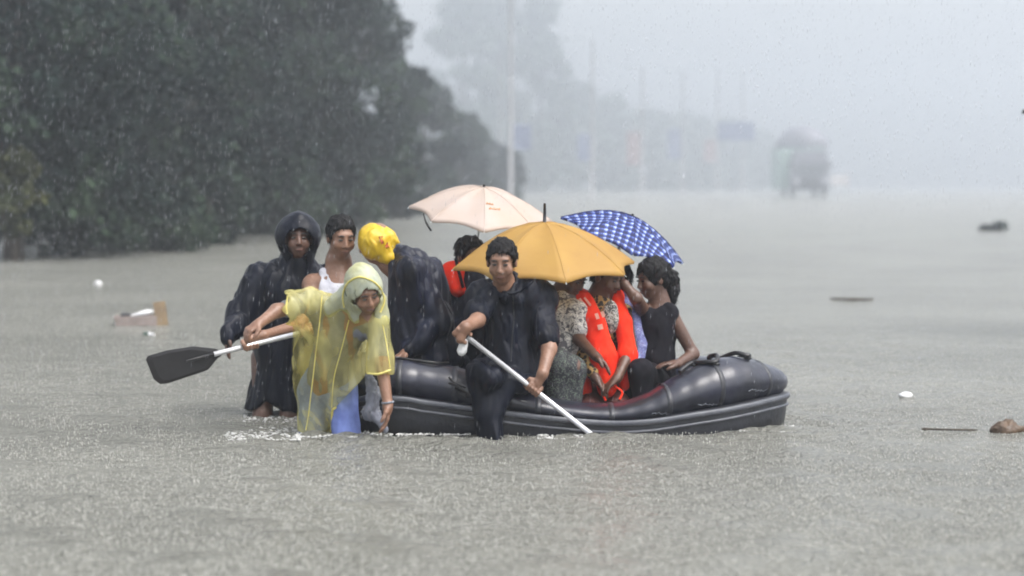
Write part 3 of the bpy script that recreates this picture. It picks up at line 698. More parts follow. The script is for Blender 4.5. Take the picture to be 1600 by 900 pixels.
def hair(c, R, root, s=1., fringe=.062, back=-.05, mat_='hair', seed=0, vox=.005, extra=None, thick=.012):
    g = SDF(); q = lambda x, y, z: np.array(c)+R@(np.array([x, y, z])*s)
    g.ell(q(0, -.016, .042), np.array((.076+thick, .09+thick, .082+thick))*s, R, .01)
    g.ell(q(0, -.05, -.02), np.array((.068, .05, .06))*s, R, .02)
    if extra: extra(g, q)
    g.ell(q(0, .105, -.03), np.array((.058, .075, .09+fringe-.062))*s, R, .012, True)
    up = R[:, 2]; fw = R[:, 1]; c0 = np.array(c, float)
    def cutf(x, y, z):
        hgt = (x-c0[0])*up[0]+(y-c0[1])*up[1]+(z-c0[2])*up[2]; f = (x-c0[0])*fw[0]+(y-c0[1])*fw[1]+(z-c0[2])*fw[2]
        return (back*s+np.clip(f*1.3+.03, 0, .12)-hgt)
    if not extra: g.cut(cutf)
    V, Fc = g.build(vox, .005, 80, (1, 1, .6), seed)
    V = [tuple(v) for v in V]; Fc = [tuple(f) for f in Fc]; rg = np.random.default_rng(seed+100); n0 = len(V)
    for k_ in rg.integers(0, n0, 300):
        p = np.array(V[k_]); out = p-q(0, -.01, .03); out /= np.linalg.norm(out)
        d_ = unit(out*.1-up*.9+fw*(.3 if (out@fw) > 0 else -.2)+rg.normal(size=3)*.12); L_ = rg.uniform(.012, .03); sd_ = unit(np.cross(d_, out))
        i0 = len(V); V += [tuple(p+sd_*.0032-out*.002), tuple(p-sd_*.0032-out*.002), tuple(p+out*.004), tuple(p+d_*L_)]
        Fc += [(i0, i0+1, i0+3), (i0+1, i0+2, i0+3), (i0+2, i0, i0+3)]
    return mesh_obj('hair', V, Fc, M[mat_], root)
def grip(b, wrist, c, axis, toward, r=.016, s=1.):
    """a hand closed round a rod through c along axis; the palm lies on the side given by `toward`"""
    c = np.array(c, float); ax_ = unit(axis); u = np.array(toward, float); u = unit(u-ax_*(u@ax_)); v = np.cross(ax_, u)
    if (np.array(wrist)-c)@v < 0: v = -v
    wr = np.array(wrist, float); knx = []
    b.cap(wr, c+u*(r+.018)+v*.012, .026*s, .024*s, .02)
    for i in range(4):
        o = c+ax_*(i-1.5)*.0205*s; rr_ = r+.0085
        pts_ = [o+u*(r+.016)+v*.01] + [o+rr_*(math.cos(a)*u-math.sin(a)*v) for a in (rad(10), rad(65), rad(125), rad(185), rad(235))]
        b.path(pts_, [.012, .0105, .0098, .0092, .0086, .0078], .004)
    o = c-ax_*.045*s
    b.path([wr*.45+(c+u*r)*.55, o+u*(r+.012)+v*.014, o+v*(r+.01), o-u*(r+.006)+v*.006], [.017, .0135, .0115, .009], .006)
def open_hand(b, wrist, d, nrm, side, s=1., curl=.5):
    """relaxed hand: d = direction of the fingers, nrm = palm normal, side = unit vector to the thumb"""
    wr = np.array(wrist, float); d = unit(d); nrm = unit(np.array(nrm)-d*(np.array(nrm)@d)); sd = unit(np.cross(d, nrm)); 
    if sd@np.array(side) < 0: sd = -sd
    b.cap(wr, wr+d*.03*s, .024*s, .027*s, .02)
    for i, ln in enumerate((.068, .078, .074, .058)):
        k0 = wr+d*.085*s+sd*(1.5-i)*.0205*s-d*abs(i-1)*.004
        b.cap(wr+d*.02*s+sd*(1.5-i)*.010, k0, .018*s, .0125*s, .012)
        p = k0; dirn = d
        for j in range(3):
            dirn = unit(dirn+nrm*curl*.55); p2 = p+dirn*ln*s*(.45, .32, .25)[j]
            b.cap(p, p2, (.0105, .0095, .0088)[j]*s, (.0095, .0088, .0075)[j]*s, .004); p = p2
    t0 = wr+d*.02*s+sd*.018; t1 = t0+unit(d*.7+sd*.9+nrm*.3)*.042*s; t2 = t1+unit(d+sd*.25+nrm*.4)*.032*s; t3 = t2+unit(d+nrm*.5)*.024*s
    b.path([t0, t1, t2, t3], [.017, .0135, .0115, .009], .006)
def torso(b, neck, chest, pelvis, ls, rs, d=0., k=.05, sq=None):
    b.cap(ls, rs, .058+d, None, k, sq); b.cap(neck, chest, .075+d, .118+d, k, sq); b.cap(chest, pelvis, .122+d, .128+d, k, sq)
    for s_ in (ls, rs): b.cap(s_, chest, .06+d, .09+d, k, sq)
def limb(b, pts, rs, d=0., k=.02, upto=None):
    pts = [np.array(p, float) for p in pts]
    if upto is not None:
        j = int(upto); fr = upto-j
        if fr > 0:
            e = pts[j]*(1-fr)+pts[j+1]*fr; re = rs[j]*(1-fr)+rs[j+1]*fr; pts = pts[:j+1]+[e]; rs = list(rs[:j+1])+[re]
        else: pts = pts[:j+1]; rs = rs[:j+1]
    b.path(pts, [r+d for r in rs], k)
ARM = [.048, .039, .027]; LEG = [.085, .058, .038]
def foot(b, an, d):
    an = np.array(an, float); d = unit(d); b.cap(an, an+d*.06-(0, 0, .04), .036, .035, .03); b.cap(an+d*.06-(0, 0, .045), an+d*.17-(0, 0, .055), .034, .026, .03)
from mathutils.bvhtree import BVHTree
def surf_line(o, pix, r_, name, m, parent, lift=.002, n=6, sides=5):
    """a seam, strap or hem that follows the surface of o"""
    b0 = WLOC[o.name]; key = '_bvh'
    vs = [Vector(v.co)+Vector(b0) for v in o.data.vertices]; t_ = BVHTree.FromPolygons(vs, [tuple(p.vertices) for p in o.data.polygons])
    pts_ = []
    for q in spline([np.array([a, b_, 0.]) for a, b_ in pix], n):
        far_ = P(q[0], q[1], 16.); d_ = Vector(far_)-Vector((0, 0, H)); d_.normalize()
        hit = t_.ray_cast(Vector((0, 0, H)), d_)
        if hit[0] is not None: pts_.append(np.array(hit[0])+np.array(hit[1])*lift*(1 if hit[1].dot(d_) < 0 else -1))
    if len(pts_) > 2:
        return MB().tube(pts_, r_, sides).obj(name, M[m], parent)
def plane_cut(p, n):
    n = unit(n); p = np.array(p, float)
    return lambda x, y, z: (x-p[0])*n[0]+(y-p[1])*n[1]+(z-p[2])*n[2]
def garment(name, g, m, root, vox=.008, fold=.007, ff=16., stretch=(1, 1, .35), seed=0, smooth=1):
    V, Fc = g.build(vox, fold, ff, stretch, seed, smooth); return mesh_obj(name, V, Fc, M[m], root)
def body_done(b, root, m='skin', vox=.0065):
    V, Fc = b.build(vox, 0, smooth=1); return mesh_obj('body', V, Fc, M[m], root)
def person(label, base, name='person'):
    return thing(name, label, 'person', base)
def hood(c, R, root, m, s=1., fold=.004, seed=0, r=(.108, .125, .135), open_=(.075, .10, .092), oc=(0, .13, -.02), peak=0., tail=None):
    g = SDF(); q = lambda x, y, z: np.array(c)+R@(np.array([x, y, z])*s)
    g.ell(q(0, -.012, .02), np.array(r)*s, R, .02)
    g.cap(q(0, .04, .10+peak), q(0, -.05, .10), .035*s, .05*s, .05)
    g.cap(q(0, -.03, -.06), q(0, -.05, -.15), .085*s, .10*s, .05)
    for a_, b_, r0, r1 in (tail or []): g.cap(a_, b_, r0, r1, .05)
    g.ell(q(0, -.01, .012), (np.array(r)-.012)*s, R, .004, True)
    g.ell(q(*oc), np.array(open_)*s, R, .012, True)
    g.cap(q(0, .0, -.06), q(0, .03, -.15), .052*s, .045*s, .01, None, True)
    V, Fc = g.build(.0055, fold, 34, (1, 1, .6), seed); return mesh_obj('hood', V, Fc, M[m], root)

# ---- A: black hooded coat, standing at far left
Y = 13.85; t = person('standing person in a long black hooded raincoat at the left end of the group', P(430, 640, Y)*(1, 1, 0))
b = SDF(); hc = P(466, 374, Y-.05); R = frame_head(8, 2)
nk, chs, pel = P(462, 412, Y), P(448, 455, Y), P(432, 545, Y); ls, rs = P(405, 437, Y), P(500, 440, Y+.02)
head(b, hc, R); torso(b, nk, chs, pel, ls, rs)
el, wr = P(380, 490, Y-.05), P(360, 520, Y-.2); limb(b, [ls, el, wr], ARM); open_hand(b, wr, (-.2, -.3, -.9), (1, 0, 0), (0, -1, 0), 1)
el2, wr2 = P(506, 500, Y-.02), P(482, 545, Y-.12); limb(b, [rs, el2, wr2], ARM); open_hand(b, wr2, (-.2, -.2, -1), (-1, 0, 0), (0, -1, 0), 1)
for kx in (410, 452): limb(b, [P(kx+4, 560, Y), P(kx, 650, Y-.08), P(kx, 770, Y)], LEG); foot(b, P(kx, 770, Y), (0, -1, 0))
body_done(b, t, 'skin_dark'); face_parts(hc, R, t)
g = SDF(); torso(g, nk, chs, pel, ls, rs, .03); limb(g, [ls, el, wr], [.075, .062, .05], .014); limb(g, [rs, el2, wr2], ARM, .03, upto=1.7)
g.cap(wr, P(356, 530, Y-.24), .052, .04, .03)
g.cap(P(440, 540, Y), P(424, 642, Y), .14, .175, .06); g.cap(P(440, 500, Y), P(452, 640, Y), .13, .15, .06); g.cap(nk, P(462, 400, Y), .075, .08, .04)
zc = P(0, 642, Y)[2]; kx = P(414, 0, Y)[0]
g.cut(lambda x, y, z: zc+.04*np.exp(-((x-kx)/.05)**2)+.012*np.sin(x*30+y*20)-z)
g.ell(P(418, 646, Y-.14), (.07, .2, .055), None, .02, True)
g.cap(nk, ls, .085, .075, .05); g.cap(nk, rs, .085, .07, .05); g.cap(ls, P(378, 500, Y-.06), .085, .085, .06); g.cap(P(430, 450, Y), P(405, 500, Y), .11, .09, .06)
rca = garment('raincoat', g, 'coat_black', t, .007, .013, 26, (1, 1, .14), 1)
surf_line(rca, [(458, 418), (452, 460), (446, 520), (440, 600)], .004, 'placket', 'jacket', rca)
hood(hc, R, t, 'coat_black', 1.06, .0022, 2, r=(.132, .13, .130), open_=(.088, .10, .094), oc=(0, .135, -.034), peak=.012)

# ---- B: bare shouldered man in a white tank top holding the left paddle
Y = 13.6; t = person('man in a white tank top with bare shoulders, behind the man in the yellow poncho', P(530, 640, Y)*(1, 1, 0))
b = SDF(); hc = P(533, 371, Y-.06); R = frame_head(22, -14)
nk, chs, pel = P(530, 412, Y), P(530, 455, Y), P(530, 570, Y+.05); ls, rs = P(490, 446, Y), P(578, 446, Y)
head(b, hc, R); torso(b, nk, chs, pel, ls, rs)
pad_a, pad_b = P(345, 551, 12.92), P(458, 523, 13.05); pax = unit(pad_b-pad_a); hgrip = pad_a+(pad_b-pad_a)*.42
el = P(470, 508, 13.3); wr = P(412, 524, 13.02); limb(b, [ls, el, wr], ARM); grip(b, wr, hgrip, pax, (0, .6, .8), .015)
hg2 = pad_a+pax*.50; el2 = P(560, 500, 13.35); wr2 = hg2+np.array([.05, .05, .03]); limb(b, [rs, el2, wr2], ARM); grip(b, wr2, hg2, -pax, (.3, .6, .6), .015)
for kx in (512, 552): limb(b, [P(kx, 580, Y), P(kx, 660, Y-.05), P(kx, 770, Y)], LEG); foot(b, P(kx, 770, Y), (0, -1, 0))
body_done(b, t); face_parts(hc, R, t); hair(hc, R, t, 1., seed=4, thick=.015)
g = SDF(); g.cap(chs+(0, 0, -.0), pel, .135, .14, .04); g.cap(chs, nk*.35+chs*.65, .13, .10, .04)
for sx in (505, 552): g.cap(P(sx, 425, Y-.03), P(sx+(6 if sx < 530 else -6), 462, Y-.09), .024, .045, .02); g.cap(P(sx, 425, Y-.03), P(sx+(6 if sx < 530 else -6), 455, Y+.09), .024, .045, .02)
g.ell(P(530, 425, Y-.1), (.05, .12, .06), None, .02, True)
garment('tank_top', g, 'tank', t, .007, .003, 20, seed=5)
g = SDF(); 
for kx in (512, 552): limb(g, [P(kx, 580, Y), P(kx, 660, Y-.05), P(kx, 750, Y)], LEG, .02)
g.cap(pel, pel-(0, 0, .03), .14, .14); garment('trousers', g, 'dark_cloth', t, .01, .005, 16, seed=6)

# ---- left paddle
t = thing('paddle', 'paddle with a broad black blade lifted clear of the water at left', 'paddle', pad_a)
MB().tube([pad_a-pax*.04, pad_a+pax*.52], .0145, 12).obj('shaft', M['alu'], t); MB().tube([pad_a+pax*.52, pad_a+pax*.56], .019, 10).obj('grip', M['blade'], t)
outl = [(345, 549), (338, 545), (303, 541), (262, 547), (231, 556), (228, 562), (233, 574), (240, 592), (250, 600), (262, 599), (305, 585), (325, 578), (340, 560), (346, 556)]
ol = [P(x, y, 12.92) for x, y in outl]; cen = sum(ol)/len(ol); n_ = len(ol); V = []
for sgn in (-1, 1):
    V += [p+np.array([0, sgn*.004, 0]) for p in ol]+[cen+(p-cen)*.82+np.array([0, sgn*.009, 0]) for p in ol]+[cen+np.array([0, sgn*.007, 0])]
Fc = []
m_ = 2*n_+1
for j in range(n_):
    k_ = (j+1) % n_
    Fc += [(j, k_, n_+k_, n_+j), (n_+j, n_+k_, 2*n_), (m_+k_, m_+j, m_+n_+j, m_+n_+k_), (m_+n_+k_, m_+n_+j, m_+2*n_), (k_, j, m_+j, m_+k_)]
mesh_obj('blade', V, Fc, M['blade'], t, False); MB().tube([pad_a+pax*.0, pad_a-pax*.2], [.014, .006], 8).obj('blade_spine', M['blade'], t)

# ---- C: man in the see-through yellow poncho
t = person('wading man in a see-through yellow hooded rain poncho and blue jeans', P(515, 676, 12.8)*(1, 1, 0))
b = SDF(); hc = P(569, 456, 12.56); R = frame_head(26, -26, -14)
nk, chs, pel = P(548, 487, 12.7), P(530, 520, 12.78), P(510, 612, 12.95); ls, rs = P(487, 473, 12.75), P(585, 505, 12.66)
head(b, hc, R, .98); torso(b, nk, chs, pel, ls, rs)
el, wr = P(432, 486, 12.62), P(406, 505, 12.5); limb(b, [ls, el, wr], ARM); open_hand(b, wr, (-.55, -.35, -.35), (.2, .3, -1), (.2, -1, .2), .95, 1.5)
el2, wr2 = P(597, 572, 12.6), P(606, 632, 12.55); limb(b, [rs, el2, wr2], ARM); open_hand(b, wr2, (-.05, -.1, -1), (-1, -.1, 0), (.1, -1, 0), 1.0, .55)
limb(b, [P(492, 615, 12.95), P(487, 700, 12.85), P(487, 790, 12.95)], LEG); limb(b, [P(530, 610, 12.92), P(545, 690, 12.8), P(545, 790, 12.9)], LEG)
foot(b, P(487, 790, 12.95), (.2, -1, 0)); foot(b, P(545, 790, 12.9), (.3, -1, 0))
body_done(b, t); face_parts(hc, R, t, .98)
g = SDF(); torso(g, nk, chs, pel, ls, rs, .004); limb(g, [ls, el], [.052, .05], .0, upto=.7); limb(g, [rs, el2], [.055, .05], 0., upto=.7)
g.cap(nk+(0, -.03, .04), nk+(0, -.1, .05), .04, .05, .02, None, True)
garment('shirt', g, 'shirt_grey', t, .008, .004, 20, seed=8)
g = SDF(); limb(g, [P(492, 612, 12.95), P(487, 700, 12.85)], [.1, .078]); limb(g, [P(532, 608, 12.9), P(543, 690, 12.78)], [.1, .082]); g.cap(pel, pel+(0, 0, .05), .14, .14)
garment('jeans', g, 'jeans', t, .008, .006, 20, seed=9)
g = SDF(); g.cap(ls, rs, .08, None, .06)
g.cap(P(482, 470, 12.75), P(455, 480, 12.68), .072, .088, .05); g.cap(P(455, 480, 12.68), P(449, 482, 12.67), .088, .09, .03)
g.cap(P(590, 505, 12.64), P(594, 560, 12.6), .062, .075, .05); g.cap(P(594, 560, 12.6), P(594, 576, 12.6), .075, .08, .03)
g.cap(nk, chs, .10, .155, .06); g.cap(chs, P(518, 580, 12.86), .165, .185, .06, (1, .85, 1)); g.cap(P(510, 575, 12.86), P(492, 690, 12.88), .16, .105, .08)
g.cap(P(545, 560, 12.8), P(545, 600, 12.78), .09, .10, .05); g.cap(P(478, 490, 12.75), P(478, 600, 12.88), .08, .075, .06)
zb = P(0, 676, 12.8)[2]; x1 = P(519, 0, 12.75)[0]; a_ = P(519, 642, 12.75); b_ = P(580, 578, 12.75)
nl = unit(np.array([b_[2]-a_[2], 0, -(b_[0]-a_[0])]))
g.cut(lambda x, y, z: zb+.008*np.sin(x*40)-z)
xr = P(578, 0, 12.7)[0]
g.cut(lambda x, y, z: np.minimum(np.minimum((x-x1)+0*y+0*z, (x-a_[0])*nl[0]+(z-a_[2])*nl[2]+0*y), (xr-x)+0*y+0*z))
xs_ = P(447, 0, 12.7)[0]; g.cut(lambda x, y, z: xs_-x+.02*np.sin(z*60)+0*y)
zs = P(0, 584, 12.6)[2]; g.cut(lambda x, y, z: np.minimum(x-xr+0*y+0*z, zs+.006*np.sin(x*70)-z+0*y))
pon = garment('poncho', g, 'poncho', t, .0065, .008, 26, (1, 1, .14), 11)
hd = hood(hc, R, t, 'poncho_hood', .99, .0035, 12, r=(.108, .124, .126), open_=(.076, .10, .100), oc=(0, .125, -.036), peak=.006, tail=[(P(540, 462, 12.62), P(520, 480, 12.68), .05, .06), (P(592, 470, 12.62), P(594, 500, 12.64), .045, .055)])

surf_line(hd, [(538, 480), (536, 462), (543, 443), (560, 433), (580, 438), (595, 452), (600, 470), (594, 488)], .006, 'hem', 'poncho_hem', hd)
for pix, rr_ in [([(519, 640), (540, 624), (562, 604), (577, 585)], .0075), ([(503, 462), (500, 500), (494, 550), (488, 600), (482, 650), (478, 672)], .0032), ([(575, 583), (592, 584), (610, 578)], .006), ([(450, 462), (447, 480), (450, 498)], .006), ([(519, 640), (518, 655), (517, 674)], .006), ([(598, 508), (604, 540), (609, 574)], .003), ([(545, 500), (535, 540), (522, 590), (518, 636)], .0028)]:
    surf_line(pon, pix, rr_, 'hem', 'poncho_hem', pon)
MB().tube([wr2+np.array([math.cos(a)*.031, math.sin(a)*.031, .012+.004*math.cos(a)]) for a in np.linspace(0, 6.28, 13)], .006, 6, False).obj('bracelet', M['scuff'], t)

# ---- D: hunched person, yellow plastic bag over the head
Y = 13.5; t = person('hunched person in a dark raincoat, yellow plastic bag tied over the head', P(660, 560, Y)*(1, 1, 0)+(0, 0, .03))
b = SDF(); hc = P(588, 379, Y-.02); R = frame_head(-70, -15)
nk, chs, pel = P(622, 412, Y), P(645, 455, Y), P(668, 560, Y+.05); ls, rs = P(640, 425, Y-.16), P(640, 425, Y+.17)
head(b, hc, R, .95); b.cap(hc-(0, 0, .06), nk, .055, .06); torso(b, nk, chs, pel, ls, rs)
el, wr = P(690, 500, Y-.16), P(640, 548, Y-.22); limb(b, [ls, el, wr], ARM); open_hand(b, wr, (-.8, -.2, -.4), (0, 0, -1), (0, -1, 0)); limb(b, [rs, P(690, 500, Y+.2), P(640, 540, Y+.2)], ARM); open_hand(b, P(640, 540, Y+.2), (-.8, -.2, -.4), (0, 0, -1), (0, 1, 0))
for dy in (-.1, .12): limb(b, [P(660, 565, Y+dy), P(610, 590, Y+dy), P(618, 650, Y+dy)], [.085, .058, .042])
body_done(b, t)
g = SDF(); torso(g, nk, chs, pel, ls, rs, .035); g.cap(P(622, 405, Y), P(650, 440, Y), .085, .16, .06); g.cap(P(648, 440, Y), P(662, 560, Y), .185, .215, .06)
g.cap(P(625, 470, Y-.05), P(628, 560, Y-.05), .07, .09, .06); limb(g, [ls, el, wr], [.07, .065, .05], .01); g.cap(P(688, 490, Y-.1), P(708, 560, Y-.05), .06, .07, .05); limb(g, [rs, P(690, 500, Y+.2), P(640, 540, Y+.2)], [.07, .065, .05], .01)
g.cut(plane_cut(P(605, 0, Y-.1), (-1, 0, 0)))
garment('raincoat', g, 'coat_navy', t, .007, .013, 24, (1, 1, .2), 14)
g = SDF(); 
for dy in (-.1, .12): limb(g, [P(660, 565, Y+dy), P(610, 590, Y+dy), P(618, 640, Y+dy)], [.085, .058, .042], .018)
garment('trousers', g, 'dark_cloth', t, .01, .005, seed=3)
g = SDF(); g.ell(hc+(-.012, 0, .01), (.104, .116, .104)); g.cap(hc+(.09, -.02, .035), hc+(.13, -.03, .0), .04, .015, .03); g.cap(hc+(.02, -.02, -.03), P(606, 402, Y-.06), .095, .05, .05)
bagh = garment('plastic_bag_hood', g, 'bag', t, .0055, .006, 34, (1, 1, .6), 15)
rk = MB(); rg = random.Random(5)
for k in range(4):
    o = hc+np.array([.035+k*.012, -.125+k*.006, .02-k*.012]); rk.tube([o+np.array([rg.uniform(-.012, .012), rg.uniform(-.004, .0), rg.uniform(-.02, .02)]) for _ in range(4)], .0045, 5)
rk.obj('printed_mark', M['red_ink'], bagh)

# ---- E: person behind, life vest shoulder showing left of the yellow umbrella
Y = 13.95; t = person('person in dark blue with an orange vest shoulder, half hidden behind the yellow umbrella', P(735, 560, Y)*(1, 1, 0)+(0, 0, .03))
b = SDF(); hc = P(735, 402, Y); R = frame_head(35, -5)
nk, chs, pel = P(735, 442, Y), P(732, 480, Y), P(735, 575, Y); ls, rs = P(694, 462, Y), P(778, 466, Y)
head(b, hc, R, .95); torso(b, nk, chs, pel, ls, rs)
hold = P(758, 470, Y-.25); limb(b, [ls, P(705, 520, Y-.12), P(742, 500, Y-.24)], ARM); grip(b, P(742, 500, Y-.24), P(757, 470, Y-.24), (0, 0, 1), (0, -.7, -.3), .008)
limb(b, [rs, P(795, 520, Y-.05), P(770, 560, Y-.2)], ARM)
for kx in (715, 760): limb(b, [P(kx, 580, Y), P(kx, 570, Y-.4), P(kx, 640, Y-.42)], LEG)
body_done(b, t, 'skin_dark'); face_parts(hc, R, t, .95); hair(hc, R, t, .98, seed=20, thick=.016)
g = SDF(); torso(g, nk, chs, pel, ls, rs, .025); limb(g, [ls, P(705, 520, Y-.12), P(742, 500, Y-.24)], ARM, .022, upto=1.7); limb(g, [rs, P(795, 520, Y-.05), P(770, 560, Y-.2)], ARM, .022)
garment('jacket', g, 'dark_cloth', t, .009, .007, 18, seed=21)
g = SDF(); 
for kx in (715, 760): limb(g, [P(kx, 580, Y), P(kx, 570, Y-.4), P(kx, 640, Y-.42)], LEG, .015)
garment('trousers', g, 'dark_cloth', t, .01, .005, seed=22)
g = SDF(); g.cap(P(700, 445, Y-.02), P(708, 425, Y-.05), .085, .075, .03); g.cap(P(708, 430, Y-.08), P(716, 452, Y-.12), .05, .05, .03); g.cap(P(715, 470, Y+.12), P(750, 560, Y+.13), .08, .09, .05)
garment('life_vest', g, 'vest', t, .007, .004, 22, seed=23)
MB().tube(spline([P(712, 404, Y-.1), P(718, 428, Y-.16), P(724, 450, Y-.17)], 4), .011, 6).obj('strap', M['black_cloth'], t)

# ---- F: the man paddling in the middle
t = person('black haired man in a black rain jacket paddling in the middle of the boat', P(800, 600, 13.05)*(1, 1, 0)+(0, 0, .03))
b = SDF(); hc = P(784, 409, 12.82); R = frame_head(-6, -14)
nk, chs, pel = P(795, 448, 12.95), P(802, 492, 13.0), P(808, 575, 13.08); ls, rs = P(752, 466, 12.93), P(847, 470, 12.97)
head(b, hc, R); torso(b, nk, chs, pel, ls, rs)
pt, pb = P(729, 526, 12.60), P(923, 678, 12.72); ax = unit(pb-pt)
el, wr = P(746, 500, 12.72), P(727, 512, 12.58); limb(b, [ls, el, wr], [.05, .042, .03]); grip(b, wr+np.array([-.0, 0, .01]), pt-ax*.02, ax, (-.9, -.2, .2), .017, 1.05)
g2 = pt+(pb-pt)*.535; el2, wr2 = P(858, 545, 12.78), P(848, 584, 12.66); limb(b, [rs, el2, wr2], [.05, .042, .03]); grip(b, wr2, g2, ax, (.3, -.4, .8), .015, 1.05)
limb(b, [P(785, 585, 13.05), P(757, 584, 12.72), P(765, 715, 12.68)], LEG); foot(b, P(765, 715, 12.68), (-.3, -1, 0)); limb(b, [P(830, 590, 13.05), P(845, 570, 13.3), P(850, 640, 13.35)], LEG)
body_done(b, t, 'skin', .006); face_parts(hc, R, t, 1.0, .024)
hair(hc, R, t, 1., .058, seed=24, thick=.014)
g = SDF(); torso(g, nk, chs, pel, ls, rs, .032); limb(g, [ls, el], [.078, .078], .0, upto=.75); limb(g, [rs, el2], [.078, .075], .0, upto=.8)
g.cap(P(835, 445, 12.95), P(800, 452, 13.03), .055, .05, .04); g.cap(P(835, 447, 12.93), P(812, 470, 12.86), .05, .04, .04); g.cap(P(765, 455, 12.92), P(790, 462, 12.83), .045, .04, .04); g.cap(P(838, 440, 12.98), P(822, 428, 13.06), .05, .045, .04); g.cap(P(842, 450, 12.95), P(858, 465, 12.95), .05, .05, .04)
g.cap(P(800, 520, 13.0), P(800, 590, 12.95), .155, .17, .06); g.cap(nk, nk+(0, 0, .02), .07, .07)
g.ell(nk+np.array([-.02, -.12, .05]), (.055, .1, .07), None, .02, True)
rjk = garment('rain_jacket', g, 'jacket', t, .0065, .010, 28, (1, .8, .25), 25)
g = SDF(); limb(g, [P(790, 590, 13.0), P(758, 588, 12.73), P(768, 690, 12.66)], [.11, .105, .08], .0, .05); limb(g, [P(830, 590, 13.05), P(845, 570, 13.3), P(850, 640, 13.35)], LEG, .02)
g.cap(P(765, 592, 12.74), P(832, 600, 12.80), .07, .06, .05); g.cap(P(795, 600, 12.72), P(778, 640, 12.66), .07, .05, .05); g.cap(P(748, 585, 12.72), P(752, 650, 12.64), .05, .045, .04); g.cap(P(752, 586, 12.66), P(768, 590, 12.62), .075, .07, .04)
garment('trousers', g, 'jacket', t, .007, .012, 26, (1, .6, .25), 26)
surf_line(rjk, [(800, 455), (803, 490), (800, 530), (798, 565)], .0035, 'zip', 'rubber_black', rjk)
surf_line(rjk, [(770, 448), (785, 456), (800, 458), (818, 452), (832, 440)], .008, 'collar', 'jacket', rjk)
surf_line(rjk, [(757, 470), (768, 500), (770, 540)], .003, 'seam', 'coat_navy', rjk); surf_line(rjk, [(842, 470), (838, 505), (842, 550)], .003, 'seam', 'coat_navy', rjk)
# the clear plastic cuff hanging from the raised hand
g = SDF(); g.cap(P(727, 532, 12.6), P(722, 548, 12.62), .018, .03, .02); garment('torn_cuff', g, 'white', t, .005, .004, 50, seed=27)
t = thing('paddle', 'aluminium paddle the middle man dips into the water', 'paddle', pt)
MB().tube([pt, pb+ax*.05], .0145, 12).obj('shaft', M['alu'], t); MB().tube([pt-ax*.05, pt+ax*.004], .0165, 10).obj('grip', M['blade'], t)
MB().blob(pb+ax*.25, (.085, .012, .2), 1, 0, 14, rotm('Y', -50)).obj('blade', M['blade'], t)

# ---- G: patterned white shirt, under the yellow umbrella
Y = 13.5; t = person('person in a white patterned short sleeved shirt and dark trousers under the yellow umbrella', P(885, 600, Y)*(1, 1, 0)+(0, 0, .03))
b = SDF(); hc = P(892, 432, Y); R = frame_head(48, -30)
nk, chs, pel = P(884, 470, Y), P(880, 505, Y), P(876, 588, Y+.05); ls, rs = P(856, 480, Y+.05), P(900, 486, Y-.10)
head(b, hc, R, .93); torso(b, nk, chs, pel, ls, rs, -.02)
el, wr = P(905, 530, Y-.18), P(930, 556, Y-.35); limb(b, [rs, el, wr], [.045, .036, .026]); open_hand(b, wr, (.6, -.2, -.5), (0, -.3, -1), (0, -1, .2), .9); limb(b, [ls, P(850, 530, Y-.1), P(880, 560, Y-.3)], [.045, .036, .026]); open_hand(b, P(880, 560, Y-.3), (.4, -.4, -.3), (0, 0, -1), (1, 0, 0), .9)
limb(b, [P(865, 590, Y), P(868, 565, Y-.42), P(872, 640, Y-.4)], [.085, .06, .045]); limb(b, [P(890, 592, Y), P(893, 575, Y-.40), P(890, 640, Y-.38)], [.085, .06, .045])
body_done(b, t, 'skin_dark', .007); face_parts(hc, R, t, .93); hair(hc, R, t, .95, seed=30)
g = SDF(); torso(g, nk, chs, pel, ls, rs, .0); limb(g, [rs, el], [.062, .06], .0, upto=.65); limb(g, [ls, P(850, 530, Y-.1)], [.06, .058], upto=.7)
g.cap(P(882, 500, Y-.08), P(880, 542, Y-.1), .085, .09, .05)
garment('shirt', g, 'shirt_pat', t, .0075, .006, 20, seed=31)
g = SDF(); limb(g, [P(865, 590, Y), P(868, 568, Y-.40), P(872, 640, Y-.4)], [.1, .082, .07], 0, .05); limb(g, [P(890, 592, Y), P(893, 578, Y-.38), P(892, 640, Y-.38)], [.1, .075, .06], 0, .05)
garment('trousers', g, 'pants_pat', t, .008, .006, 20, seed=32)

# ---- I: orange life vest
Y = 13.52; t = person('person in a bright orange life vest over a leopard print shirt, under the yellow umbrella', P(950, 610, Y)*(1, 1, 0)+(0, 0, .03))
b = SDF(); hc = P(947, 433, Y-.02); R = frame_head(52, -20)
nk, chs, pel = P(940, 470, Y), P(936, 508, Y), P(942, 596, Y+.05); ls, rs = P(916, 482, Y-.0), P(975, 486, Y+.06)
head(b, hc, R, .95); torso(b, nk, chs, pel, ls, rs, -.02)
el, wr = P(912, 552, Y-.10), P(930, 590, Y-.24); limb(b, [ls, el, wr], [.045, .038, .028]); open_hand(b, wr, (.5, -.2, -.6), (0, 0, -1), (1, 0, 0), .9); limb(b, [rs, P(985, 545, Y-.08), P(965, 590, Y-.26)], ARM); open_hand(b, P(965, 590, Y-.26), (-.5, -.2, -.4), (0, 0, -1), (-1, 0, 0), .9)
for kx in (922, 965): limb(b, [P(kx, 620, Y), P(kx+2, 645, Y-.26), P(kx-6, 670, Y-.24)], [.085, .055, .045])
body_done(b, t, 'skin_dark', .007); face_parts(hc, R, t, .95); hair(hc, R, t, .97, seed=33)
g = SDF(); torso(g, nk, chs, pel, ls, rs, -.006); limb(g, [ls, el, wr], [.052, .05, .045], .0, upto=1.8)
garment('shirt', g, 'leopard', t, .0075, .004, 20, seed=34)
